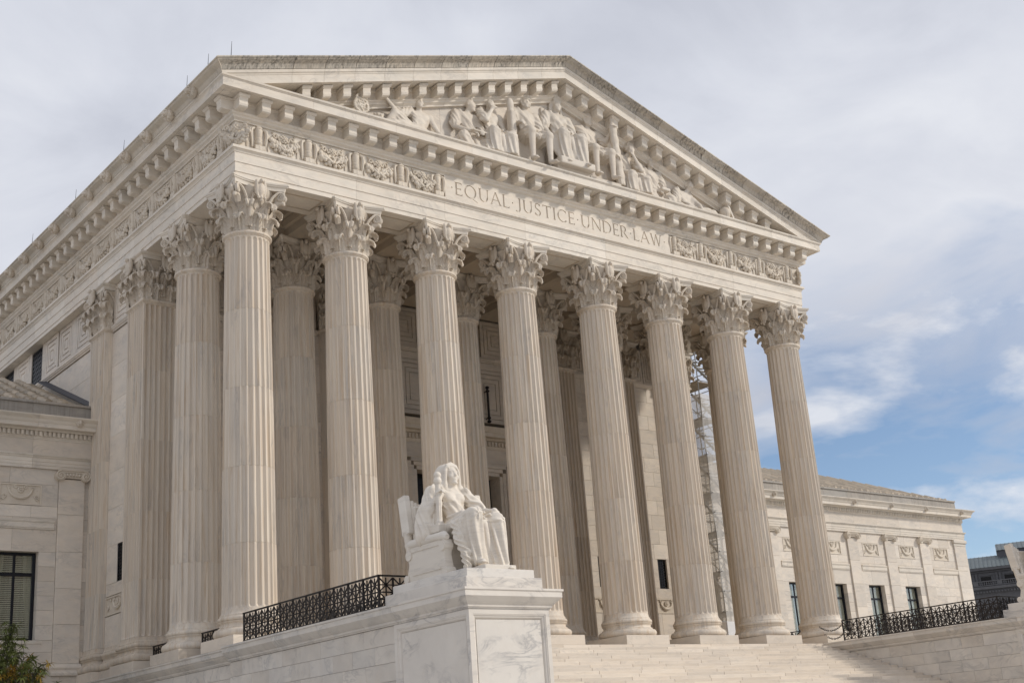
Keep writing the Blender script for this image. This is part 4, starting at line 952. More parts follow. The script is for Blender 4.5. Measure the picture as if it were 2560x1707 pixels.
# ================================================================ staircase
RIS, TRD, SY0 = 0.1355, 0.378, -1.15
ST = thing('staircase', (14.0, -8.0, GZ), 'broad flight of pale marble steps below the columns', 'staircase')
NST = int((FLOOR - GZ) / RIS)
for j in range(NST):
    zt = FLOOR - RIS * j if j else FLOOR - 0.0; y0 = SY0 - TRD * j; zb = FLOOR - RIS * (j + 1)
    if j >= 26:
        block('step', ST, 'step', 1.22, 26.78, y0 + 0.001, y0 + 2 * TRD, zb + 0.001, zt - 0.0, 0.004); continue
    sp_ = node('step', (14.0, y0, zb), ST)
    r = random.Random(100 + j); x = 1.22 - r.uniform(0, 1.4)
    while x < 26.78:
        w_ = r.uniform(1.5, 2.3); a, b = max(1.22, x), min(26.78, x + w_)
        if b - a > 0.05:
            dz = r.uniform(-0.0035, 0.0); dy = r.uniform(-0.004, 0.004)
            block('step_stone', sp_, 'step', round(a, 2) + 0.004, round(b, 2) - 0.004, y0 + dy, y0 + TRD + 0.02 + dy, zb + 0.001, zt + dz, 0.007)
        x += w_
    MB().box(1.21, 26.79, y0 + TRD + 0.03, y0 + TRD + 0.4, zb - 0.1, zt - 0.03).obj('step_bed', 'joint', sp_)
# ================================================================ cheek walls with their pedestals
def cheek(cx, label):
    c = thing('cheek_wall', (cx, -7.0, GZ), label, 'wall', 'cheek walls flanking the steps')
    yb, yp, yf = -1.03, -10.05, -13.2
    for s in (-1, 1):
        face = cx + s * 1.18
        ashlar(c, 'cheek', 'y', face, -s * 0.3, yp, yb, -4.35, -0.815, 0.44, 1.2, seed=31 + s)
        ct = cuts(yp - 0.27, yb, 1.45)
        for a, b in zip(ct[:-1], ct[1:]):
            MB().extr(P_COP, (cx + s * 1.2, 0, 0), (0, 1, 0), (s, 0, 0), a + 0.004, b - 0.004).obj('coping_stone', 'cheek', c, smooth=25)
        MB().box(min(face - s * 0.31, face), max(face - s * 0.31, face), yp + 0.01, yb - 0.01, GZ, -4.36).obj('wall_foot', 'cheek', c)
    MB().box(cx - 0.86, cx + 0.86, yp + 0.02, yb, GZ, FLOOR - 0.004).obj('wall_core', 'joint', c)
    ct = cuts(yp - 0.2, yb, 1.8)
    for a, b in zip(ct[:-1], ct[1:]): block('paving_stone', c, 'cheek', cx - 0.695, cx + 0.695, a + 0.004, b - 0.004, FLOOR - 0.003, FLOOR + 0.004, 0.002)
    # pedestal body with a moulded frame round a sunk slab on each face
    P_ = node('pedestal', (cx, -11.6, GZ), c)
    MB().box(cx - 1.10, cx + 1.10, yf + 0.10, yp - 0.02, GZ, -0.83).obj('pedestal_core', 'pedestal', P_)
    def face_frame(o, u, n, w):
        o, u, n = Vector(o), Vector(u), Vector(n); zz = Vector((0, 0, 1)); z0, z1 = -3.75, -0.815
        p = lambda a, z, d: o + u * a + n * d + zz * z
        def ring(a0, a1, b0, b1, prof):             # picture-frame moulding, prof = [(inset, depth)]
            m = MB(); rg = []
            for ins, d in prof: rg.append([p(a0 + ins, b0 + ins, d), p(a1 - ins, b0 + ins, d), p(a1 - ins, b1 - ins, d), p(a0 + ins, b1 - ins, d)])
            return m.rings(rg, cap=False)
        ring(0, w, z0, z1, [(0.0, 0.0), (0.115, 0.0), (0.12, -0.012), (0.14, -0.012), (0.15, -0.03), (0.19, -0.045), (0.215, -0.075), (0.225, -0.10)]).obj('pedestal_frame', 'pedestal', P_, smooth=25)
        s_ = MB().rings([[p(0.235, z0 + 0.235, -0.099), p(w - 0.235, z0 + 0.235, -0.099), p(w - 0.235, z1 - 0.235, -0.099), p(0.235, z1 - 0.235, -0.099)],
                         [p(0.235, z0 + 0.235, -0.07), p(w - 0.235, z0 + 0.235, -0.07), p(w - 0.235, z1 - 0.235, -0.07), p(0.235, z1 - 0.235, -0.07)]]).obj('pedestal_slab', 'pedestal', P_)
    face_frame((cx - 1.2, yf, 0), (1, 0, 0), (0, -1, 0), 2.4)
    face_frame((cx - 1.2, yp, 0), (0, -1, 0), (-1, 0, 0), yp - yf); face_frame((cx + 1.2, yf, 0), (0, 1, 0), (1, 0, 0), yp - yf)
    MB().box(cx - 1.24, cx + 1.24, yf - 0.04, yp, GZ, -3.76).obj('pedestal_foot', 'pedestal', P_)
    for s in (-1, 1):
        MB().extr(P_COP, (cx + s * 1.2, yf, 0), (0, 1, 0), (s, 0, 0), 0.0, yp - 0.274 - yf, -1.0, 0.0).obj('pedestal_cornice', 'pedestal', P_, smooth=25)
    m = MB(); rg = [[Vector((cx - 1.2 - e * o, yf - o, z)) if e > 0 else Vector((cx + 1.2 + o, yf - o, z)) for o, z in P_COP] for e in (1, 0)]
    m.rings(rg).obj('pedestal_cornice', 'pedestal', P_, smooth=25)
    block('pedestal_tier', P_, 'pedestal', cx - 1.15, cx + 1.15, -13.10, -9.62, FLOOR + 0.001, -0.044, 0.01)
    block('pedestal_tier', P_, 'pedestal', cx - 1.02, cx + 1.02, -12.97, -9.80, -0.042, 0.17, 0.01)
    return c
cheek(0.0, 'marble cheek wall whose pedestal carries the hooded seated statue')
cheek(28.0, 'marble cheek wall on the far side of the steps beside the wide wing')
# ================================================================ railings
def star_panel():
    m = MB(); w, h = 0.742, 0.74
    for i in range(2):
        for j in range(2):
            x0, z0 = i * w / 2, j * h / 2; x1, z1 = x0 + w / 2, z0 + h / 2; cx, cz = (x0 + x1) / 2, (z0 + z1) / 2
            for a, b in (((x0, z0), (x1, z1)), ((x0, z1), (x1, z0)), ((cx, z0), (cx, z1)), ((x0, cz), (x1, cz))): m.bar((a[0], 0, a[1]), (b[0], 0, b[1]), 0.028, 0.026, (0, 1, 0))
    m.bar((0, 0, h / 2), (w, 0, h / 2), 0.034, 0.034, (0, 1, 0)); m.bar((w / 2, 0, 0), (w / 2, 0, h), 0.04, 0.034, (0, 1, 0))
    return m.mesh('star_panel', 'iron')
STAR = star_panel(); POST = MB().box(-0.026, 0.026, -0.026, 0.026, 0, 0.84, 0.004).mesh('post', 'iron')
def rail_run(parent, p0, p1, first=True):
    p0, p1 = Vector(p0), Vector(p1); d = p1 - p0; n = max(1, round(d.length / 0.75)); sx = d.length / n / 0.742; a = math.atan2(d.y, d.x)
    for i in range(n):
        q = p0 + d * (i / n); put('star_panel', STAR, parent, q + Vector((0, 0, 0.05)), (0, 0, a), (sx, 1, 1))
        if i or first: put('post', POST, parent, q, (0, 0, a))
    put('post', POST, parent, p1, (0, 0, a))
    u = d.normalized(); z = Vector((0, 0, 1))
    MB().bar(p0 - u * 0.03 + z * 0.835, p1 + u * 0.03 + z * 0.835, 0.07, 0.04).obj('top_rail', 'iron', parent)
    MB().bar(p0 + z * 0.045, p1 + z * 0.045, 0.04, 0.03).obj('bottom_rail', 'iron', parent)
for cx, lab in ((0.0, 'black iron star-pattern railing round the cheek wall top behind the hooded statue'), (28.0, 'black iron star-pattern railing chained to the end column by the wide wing')):
    R_ = thing('railing', (cx, -6.0, FLOOR + 0.006), lab, 'railing', 'iron railings on the cheek walls'); z = FLOOR + 0.006
    rail_run(R_, (cx - 1.28, -2.15, z), (cx - 1.28, -9.56, z)); rail_run(R_, (cx - 1.28, -9.56, z), (cx + 1.28, -9.56, z), False); rail_run(R_, (cx + 1.28, -9.56, z), (cx + 1.28, -2.15 if cx else -2.15, z), False)
for x, y0, y1, lab in ((0.0, 1.16, 2.76, 'short black railing between the corner column and the column behind it, left end'), (0.0, 5.06, 6.68, 'short black railing between the second column and the fluted corner pier, left end'),
                       (28.0, 1.16, 2.76, 'short black railing between the two end columns on the wide wing side'), (28.0, 5.06, 6.68, 'short black railing beside the fluted pier on the scaffold side')):
    R_ = thing('railing', (x, (y0 + y1) / 2, FLOOR), lab, 'railing'); rail_run(R_, (x - (0.3 if x == 0 else -0.3), y0, FLOOR), (x - (0.3 if x == 0 else -0.3), y1, FLOOR))
# two chains between the right railing and the last column
for k, (z0, z1) in enumerate(((0.35, 0.40), (-0.02, 0.05))):
    p0, p1 = Vector((26.72, -2.15, z0)), Vector((26.95, -0.72 if k == 0 else -0.95, z1)); m = MB()
    n = 13
    for i in range(n):
        t = (i + 0.5) / n; q = p0.lerp(p1, t) - Vector((0, 0, 0.22 * 4 * t * (1 - t))); d = (p1 - p0).normalized(); d = (d + Vector((0, 0, -0.22 * 4 * (1 - 2 * t) / 1.3))).normalized()
        s_ = d.cross(Vector((0, 0, 1))).normalized(); u = s_ if i % 2 else d.cross(s_); L_ = (p1 - p0).length / n * 0.72
        pts = [q + d * (L_ * math.cos(a)) + u * (0.03 * math.sin(a)) for a in [2 * math.pi * j / 8 for j in range(9)]]; m.tube(pts, 0.011, 4)
    o = m.obj('chain', 'iron', None); tag(o, ('upper' if k == 0 else 'lower') + ' slack black chain from the railing to the end column base', 'chain')
# ================================================================ wings
def ionic_capital():
    m = MB()
    for s in (-1, 1):
        c = [(s * 0.50 + 0.20 * math.cos(2 * math.pi * i / 18), -0.02 + 0.20 * math.sin(2 * math.pi * i / 18)) for i in range(18)]; m.rings([[(a, 0.1, b) for a, b in c], [(a, -0.16, b) for a, b in c]])
        m.tube([(s * 0.50 + x, -0.17, -0.02 + z) for x, z in [(q[0] * s, q[1]) for q in spiral(0, 0, 0.185, 0.03, 1.8, math.pi / 2, 26)]], 0.032, 6); m.sphere((s * 0.50, -0.17, -0.02), 0.045, 8, 5)
    m.box(-0.58, 0.58, -0.19, 0.1, 0.165, 0.225, 0.01); m.box(-0.50, 0.50, -0.15, 0.1, 0.10, 0.165); m.box(-0.36, 0.36, -0.11, 0.1, -0.04, 0.10)
    for k in range(5): m.sphere((-0.24 + 0.12 * k, -0.12, 0.03), (0.05, 0.05, 0.075), 7, 4)
    m.box(-0.36, 0.36, -0.09, 0.1, -0.10, -0.045)
    return m.mesh('ionic_capital', 'relief', smooth=40)
IONIC = ionic_capital()
WDENT = MB().box(-0.05, 0.05, -0.11, 0.0, -0.09, 0.09, 0.004).mesh('dentil', 'entab')
W_PIL, W_ARC = 0.10, 0.12
def tile_mesh():
    m = MB(); n = 6
    for (y0, z0, y1, z1, r0, r1) in ((0.0, 0.0, 0.62, 0.02, 0.165, 0.145),):
        ring = lambda y, z, r: [(r * math.cos(math.pi * i / n), y, z + r * 0.8 * math.sin(math.pi * i / n)) for i in range(n + 1)]
        ri = lambda y, z, r: [((r - 0.03) * math.cos(math.pi * i / n), y, z + (r - 0.03) * 0.8 * math.sin(math.pi * i / n)) for i in range(n + 1)][::-1]
        m.rings([ring(y0, z0, r0) + ri(y0, z0, r0), ring(y1, z1, r1) + ri(y1, z1, r1)])
    return m.mesh('roof_tile', 'tile', smooth=35)
TILE = tile_mesh()
def antefix_mesh():
    return MB().lathe([(0.0, -0.06), (0.10, -0.06), (0.13, -0.03), (0.13, 0.0), (0.05, 0.02), (0.04, 0.05), (0, 0.06)], 12).xf(Matrix.Rotation(rad(90), 4, 'X')).mesh('antefix', 'tile', smooth=40)
ANTEFIX = antefix_mesh()
def window(wg, x0, x1, z0, z1, fy, curtain):
    w = node('window', ((x0 + x1) / 2, fy, z0), wg); m = MB(); yf = fy + 0.30; xm = (x0 + x1) / 2; zt = z0 + (z1 - z0) * 0.75
    for q in ((x0, x0 + 0.11, z0, z1), (x1 - 0.11, x1, z0, z1), (x0 + 0.11, x1 - 0.11, z1 - 0.10, z1), (x0 + 0.11, x1 - 0.11, z0, z0 + 0.09)): m.box(q[0], q[1], yf, yf + 0.10, q[2], q[3], 0.006)
    m.obj('window_frame', 'bronze', w)
    MB().box(xm - 0.045, xm + 0.045, yf + 0.02, yf + 0.09, z0 + 0.09, z1 - 0.10, 0.005).obj('mullion', 'bronze', w); MB().box(x0 + 0.11, x1 - 0.11, yf + 0.015, yf + 0.095, zt - 0.06, zt + 0.06, 0.005).obj('transom', 'bronze', w)
    for a, b in ((x0 + 0.11, xm - 0.045), (xm + 0.045, x1 - 0.11)):
        for c, d in ((z0 + 0.09, zt - 0.06), (zt + 0.06, z1 - 0.10)): MB().box(a, b, yf + 0.05, yf + 0.056, c, d).obj('pane', 'glass', w)
    bl = MB(); n = int((z1 - z0) / 0.07)
    for k in range(n):
        z = z0 + 0.06 + 0.07 * k; bl.add([(x0 + 0.06, yf + 0.115, z), (x1 - 0.06, yf + 0.115, z), (x1 - 0.06, yf + 0.14, z + 0.045), (x0 + 0.06, yf + 0.14, z + 0.045)], [(0, 1, 2, 3)])
    bl.obj('blind', 'blind', w, fix=False)
    for s, a0, a1 in ((-1, x0 + 0.04, x0 + 0.45), (1, x1 - 0.45, x1 - 0.04)):
        if not curtain and s < 0: continue
        N_ = 22; rg = []
        for z, sh in ((z0 + 0.02, 0.35), (z0 + (z1 - z0) * 0.5, 0.72), (z1, 1.0)):
            wd = (a1 - a0) * sh; row = []
            for i in range(N_ + 1):
                t = i / N_; x = (a1 - wd * (1 - t)) if s > 0 else (a0 + wd * t); row.append((x, yf + 0.19 + 0.025 * math.sin(t * 31), z))
            rg.append(row)
        cm = MB(); cm.add([p for r_ in rg for p in r_], [(j * (N_ + 1) + i, j * (N_ + 1) + i + 1, (j + 1) * (N_ + 1) + i + 1, (j + 1) * (N_ + 1) + i) for j in range(2) for i in range(N_)]); cm.obj('curtain', 'curtain', w, smooth=60, fix=False)
    MB().box(x0 - 0.05, x1 + 0.05, yf + 0.9, yf + 0.95, z0 - 0.1, z1 + 0.1).obj('room_shade', 'dark', w)
    return w
P_WAR = [(-0.3, 7.86), (0.10, 7.86), (0.10, 7.98), (0.12, 7.983), (0.12, 8.11), (0.14, 8.113), (0.14, 8.25), (0.17, 8.27), (0.20, 8.33), (0.24, 8.34), (0.24, 8.39), (-0.3, 8.39)]
P_WFR = [(-0.3, 8.393), (0.10, 8.393), (0.10, 9.0), (-0.3, 9.0)]
P_WBD = [(-0.3, 9.003), (0.12, 9.003), (0.13, 9.05), (0.16, 9.07), (0.17, 9.09), (0.17, 9.30), (0.29, 9.305), (0.29, 9.34), (0.33, 9.37), (-0.3, 9.37)]
P_WCO = [(-0.3, 9.373), (0.62, 9.373), (0.62, 9.53), (0.64, 9.54), (0.66, 9.57), (0.68, 9.60), (0.70, 9.66), (0.76, 9.72), (0.82, 9.76), (0.84, 9.79), (0.84, 9.83), (-0.3, 9.87)]
def wing(name, x0, x1, pil, wins, panels, label, corner, seed, roofx, blk):
    """front wall of a wing in the plane y = 12.2 between x0 and x1; corner = True closes the far end with a pier and returns"""
    FY = 12.2; wg = thing(name, ((x0 + x1) / 2, 18.0, GZ), label, 'building')
    wl_ = node('wall', ((x0 + x1) / 2, FY, GZ), wg)
    holes = [(a, b, 1.32, 4.63) for a, b in wins] + [(a, b, 6.40, 7.24) for a, b in panels]
    edges = sorted([(p - 0.51, p + 0.51) for p in pil])
    hp = holes + [(a, b, 0.45, 7.9) for a, b in edges]
    [ashlar(wl_, 'wall', 'x', FY, 0.30, x0, x1, q0, q1, 0.59, blk, hp, seed=seed + q) for q, (q0, q1) in enumerate(((4.63, 5.49), (5.49, 6.40), (6.40, 7.24), (7.24, 7.86)))]; ashlar(wl_, 'wall', 'x', FY, 0.30, x0, x1, 1.32, 4.63, 0.5517, blk, hp, seed=seed + 1); ashlar(wl_, 'wall', 'x', FY, 0.30, x0, x1, 0.45, 1.32, 0.435, blk, hp, seed=seed + 2)
    bk = MB(); us = [x0] + [q for a, b in wins for q in (a, b)] + [x1]
    for a, b in zip(us[0::2], us[1::2]): bk.box(a - 0.0, b + 0.0, FY + 0.302, FY + 0.5, GZ, 9.0)
    for a, b in wins: bk.box(a, b, FY + 0.302, FY + 0.5, GZ, 1.32); bk.box(a, b, FY + 0.302, FY + 0.5, 4.63, 9.0)
    bk.obj('wall_core', 'wall', wl_)
    for a, b in wins:
        m = MB()                                  # deep marble reveals
        m.box(a - 0.12, a, FY + 0.302, FY + 0.92, 1.32, 4.63); m.box(b, b + 0.12, FY + 0.302, FY + 0.92, 1.32, 4.63); m.box(a - 0.12, b + 0.12, FY + 0.302, FY + 0.92, 4.632, 4.75); m.box(a - 0.12, b + 0.12, FY + 0.302, FY + 0.92, 1.2, 1.318); m.obj('window_reveal', 'wall', wl_)
        MB().box(a - 0.25, b + 0.25, FY - 0.03, FY + 0.3, 1.19, 1.318, 0.008).obj('window_sill', 'entab', wl_)
        window(wg, a, b, 1.32, 4.63, FY, True)
    for n_, (a, b) in enumerate(panels): relief_panel(wg, (a, FY - 0.0, 6.41), (1, 0, 0), (0, -1, 0), b - a, 0.82, seed + n_)
    bays = sorted([x0] + [q for e in edges for q in e] + [x1])
    for a, b in zip(bays[0::2], bays[1::2]):
        if b - a > 0.4:
            MB().extr([(-0.1, 5.49), (0.045, 5.49), (0.05, 5.53), (0.075, 5.55), (0.075, 5.74), (0.10, 5.76), (0.115, 5.80), (0.115, 5.84), (-0.1, 5.84)], (0, FY, 0), (1, 0, 0), (0, -1, 0), a + 0.12, b - 0.12).obj('band_course', 'entab', wg)
    for p in pil:
        n_ = node('pilaster', (p, FY, 0.45), wg); js = [0.45, 1.9, 3.25, 4.65, 6.1, 7.5]
        for a, b in zip(js[:-1], js[1:]): block('shaft_stone', n_, 'wall', p - 0.50, p + 0.50, FY - W_PIL, FY + 0.25, a + 0.004, b - 0.004)
        put('ionic_capital', IONIC, n_, (p, FY - W_PIL, 7.63)); 
        MB().extr([(0, 0.0), (0.20, 0.0), (0.22, 0.05), (0.22, 0.10), (0.19, 0.15), (0.16, 0.17), (0.15, 0.22), (0.17, 0.25), (0.19, 0.29), (0.18, 0.34), (0.14, 0.37), (0.12, 0.41), (0.10, 0.447), (0, 0.447)], (0, FY, 0), (1, 0, 0), (0, -1, 0), p - 0.58, p + 0.58).obj('pilaster_base', 'wall', n_, smooth=30)
    P_B = [(-0.2, 0.0), (0.12, 0.0), (0.14, 0.05), (0.14, 0.10), (0.11, 0.15), (0.08, 0.17), (0.07, 0.22), (0.09, 0.25), (0.11, 0.29), (0.10, 0.34), (0.06, 0.37), (0.04, 0.41), (0.0, 0.447), (-0.2, 0.447)]
    m1 = 1.0 if corner else 0.0
    MB().extr(P_B, (0, FY, 0), (1, 0, 0), (0, -1, 0), x0, x1, 0, m1).obj('base_moulding', 'wall', wg, smooth=30)
    ashlar(wl_, 'wall', 'x', FY - 0.12, 0.4, x0, x1, -0.9, -0.003, 0.45, blk * 1.2, seed=seed + 3); MB().box(x0, x1, FY - 0.10, FY + 0.5, GZ, -0.905).obj('wall_foot', 'cheek', wl_)
    ct = cuts(x0, x1, 2.4)
    for pn, P_, mat in (('architrave_block', P_WAR, 'entab'), ('frieze_block', P_WFR, 'wall'), ('bed_moulding', P_WBD, 'entab'), ('cornice_block', P_WCO, 'entab')):
        for i, (a, b) in enumerate(zip(ct[:-1], ct[1:])):
            last = corner and i == len(ct) - 2
            MB().extr(P_, (0, FY, 0), (1, 0, 0), (0, -1, 0), a + 0.003, b - (0 if last else 0.003), 0, 1.0 if last else 0.0).obj(pn, mat, wg, smooth=25)
        if corner: MB().extr(P_, (x1, FY, 0), (0, 1, 0), (1, 0, 0), 0, 16.0, -1.0, 0.0).obj(pn, mat, wg, smooth=25)
    nd = int((x1 - x0 - 0.1) / 0.175); first = nd - 285 if nd > 285 else 0
    for k in range(nd): put('dentil', WDENT, wg, (x0 + 0.1 + 0.175 * k, FY - 0.17, 9.20))
    if corner:
        dm = MB()
        for k in range(60): dm.box(x1 + 0.17, x1 + 0.28, FY + 0.1 + 0.175 * k, FY + 0.18 + 0.175 * k, 9.11, 9.29)
        dm.obj('dentil_row', 'entab', wg)
    lions = [p for p in pil] + ([x1 - 0.6] if corner else [])
    for p in lions: put('lion_head', LION, wg, (p, FY - 0.66, 9.64), (0, 0, math.pi / 2), (0.62, 0.62, 0.62))
    # attic course and tiled roof
    for a, b in zip(ct[:-1], ct[1:]):
        block('attic_block', wg, 'attic', a + 0.003, b - 0.003, FY + 0.08, FY + 0.5, 9.875, 10.50); block('attic_coping', wg, 'attic', a + 0.003, b - 0.003, FY + 0.0, FY + 0.55, 10.503, 10.60)
    if corner:
        MB().box(x1 - 0.5, x1 - 0.08, FY + 0.51, FY + 14, 9.875, 10.50).obj('attic_block', 'attic', wg); MB().box(x1 - 0.55, x1, FY + 0.56, FY + 14, 10.503, 10.60).obj('attic_coping', 'attic', wg)
        ashlar(wl_, 'wall', 'y', x1 - 0.001, -0.3, FY + 0.31, FY + 14, 0.45, 7.86, 0.62, 2.2, seed=seed + 9)
        MB().box(x1 - 0.45, x1 - 0.31, FY + 0.51, FY + 14, GZ, 9.0).obj('wall_core', 'wall', wl_)
        pr = node('corner_pier', (x1 - 0.6, FY, 0.45), wg); js = [0.45, 1.9, 3.25, 4.65, 6.1, 7.45]
        for a, b in zip(js[:-1], js[1:]): block('shaft_stone', pr, 'wall', x1 - 1.22, x1 + W_PIL, FY - W_PIL, FY + 1.2, a + 0.004, b - 0.004)
        MB().box(x1 - 1.25, x1 + 0.12, FY - 0.12, FY + 1.25, 7.455, 7.62).obj('pier_necking', 'entab', pr); MB().box(x1 - 1.32, x1 + 0.2, FY - 0.2, FY + 1.3, 7.625, 7.855, 0.03).obj('pier_cap', 'entab', pr)
    rx0, rx1 = roofx; sl_ = 0.435; ey, ez = FY + 0.42, 10.615
    hip = 6.2 if corner else 0.0
    MB().add([(rx0, ey, ez), (rx1, ey, ez), (rx1 - hip, ey + 6.1, ez + 6.1 * sl_), (rx0, ey + 6.1, ez + 6.1 * sl_), (rx0, ey, ez - 0.3), (rx1, ey, ez - 0.3), (rx1, ey + 12.2, ez - 0.3), (rx0, ey + 12.2, ez - 0.3), (rx0, ey + 12.2, ez), (rx1, ey + 12.2, ez)],
             [(0, 1, 2, 3), (3, 2, 9, 8), (1, 9, 2), (0, 3, 8), (0, 4, 5, 1), (4, 7, 6, 5), (1, 5, 6, 9), (0, 8, 7, 4), (8, 9, 6, 7)]).obj('roof', 'tile', wg)
    pit = 0.66; ncol = int((rx1 - rx0) / pit); rest = MB(); cnt = 0; tl = [(Vector(v.co)) for v in TILE.vertices]; tf = [tuple(p.vertices) for p in TILE.polygons]
    R_ = Matrix.Rotation(math.atan(sl_), 4, 'X')
    for row in range(11):
        for c in range(ncol):
            x = rx0 + pit * (c + 0.5); t = 0.02 + 0.555 * row
            if corner and x > rx1 - hip * (t / 6.1) - 0.1: continue
            pos = Vector((x + random.uniform(-0.012, 0.012), ey + t, ez + t * sl_ + 0.01))
            if cnt < 280:
                o = put('roof_tile', TILE, wg, pos, (math.atan(sl_) + random.uniform(-0.015, 0.015), 0, 0)); cnt += 1
            else: rest.add([R_ @ v + pos for v in tl], tf)
    for c in range(ncol):
        x = rx0 + pit * (c + 0.5); put('antefix', ANTEFIX, wg, (x, ey - 0.02, ez + 0.09))
    if rest.v: tag(rest.obj('roof_tiles', 'tile', wg, smooth=35, fix=False), kind='stuff')
    for row in range(11):                         # pan-tile steps between the cover tiles
        t = 0.555 * row; xe = rx1 - (hip * t / 6.1 if corner else 0); MB().add([(rx0, ey + t, ez + t * sl_ + 0.035), (xe, ey + t, ez + t * sl_ + 0.035), (xe, ey + t + 0.56, ez + (t + 0.56) * sl_ + 0.008), (rx0, ey + t + 0.56, ez + (t + 0.56) * sl_ + 0.008), (rx0, ey + t, ez + t * sl_ - 0.02), (xe, ey + t, ez + t * sl_ - 0.02)], [(0, 1, 2, 3), (0, 4, 5, 1)]).obj('pan_tile_course', 'tile', wg)
    return wg
pr_ = [55.0 - 3.78 * k for k in range(7)]
wins_r = [(p + 1.10, p + 2.68) for p in sorted(pr_)[:-1]]; 
wing('courthouse_wing', 29.05, 59.62, pr_, wins_r, [(p + 1.02, p + 2.64) for p in sorted(pr_)], 'long low marble wing with ionic pilasters, blinds and tiled hip roof', True, 51, (29.1, 59.5), 1.6)
wl2 = wing('courthouse_wing', -20.6, -0.55, [-1.46, -5.34, -9.1, -12.9, -16.7], [(-8.0, -6.42), (-4.20, -2.62)], [(-8.02, -6.40), (-4.22, -2.60)], 'marble wing beside the shrub with one large dark-framed window', False, 71, (-20.5, -1.05), 1.25)
fl = MB(); 
fl.rings([[(-0.50, 12.75, 10.70), (-0.72, 12.75, 10.72), (-0.72, 12.75, 10.77), (-0.50, 12.75, 10.90)], [(-0.50, 19.0, 13.42), (-0.72, 19.0, 13.44), (-0.72, 19.0, 13.49), (-0.50, 19.0, 13.62)]]).obj('lead_flashing', 'lead', wl2)
# ================================================================ carved figures
def V3(*a): return np.array(a, float)
def hand(s, w, d, curl=0.6, up=(0, 0, 1), r=0.0105, side=1, k=0.006):
    """palm and five curled fingers; w = wrist, d = direction of the palm, up = back of the hand"""
    w, d, up = V3(*w), V3(*d), V3(*up); d /= np.linalg.norm(d); sd = np.cross(d, up); sd /= np.linalg.norm(sd); up = np.cross(sd, d)
    pc = w + d * 0.05; s.cap(w, pc, 0.026, 0.034, 0.015); s.ell(pc + d * 0.02, (0.038, 0.038, 0.038), 0.02)
    for i, ln in enumerate((0.075, 0.088, 0.082, 0.066)):
        b = pc + d * 0.035 + sd * side * (0.030 - 0.020 * i); q1 = b + (d * math.cos(curl) - up * math.sin(curl)) * ln * 0.45
        q2 = q1 + (d * math.cos(curl * 2.1) - up * math.sin(curl * 2.1)) * ln * 0.35; q3 = q2 + (d * math.cos(curl * 3) - up * math.sin(curl * 3)) * ln * 0.25
        s.path([b, q1, q2, q3], [r * 1.15, r, r * 0.95, r * 0.8], k)
    t0 = w + d * 0.025 + sd * side * 0.03; t1 = t0 + d * 0.04 + sd * side * 0.022 - up * 0.012; s.path([t0, t1, t1 + d * 0.03 - up * 0.018 - sd * side * 0.006], [r * 1.4, r * 1.15, r * 0.9], k)
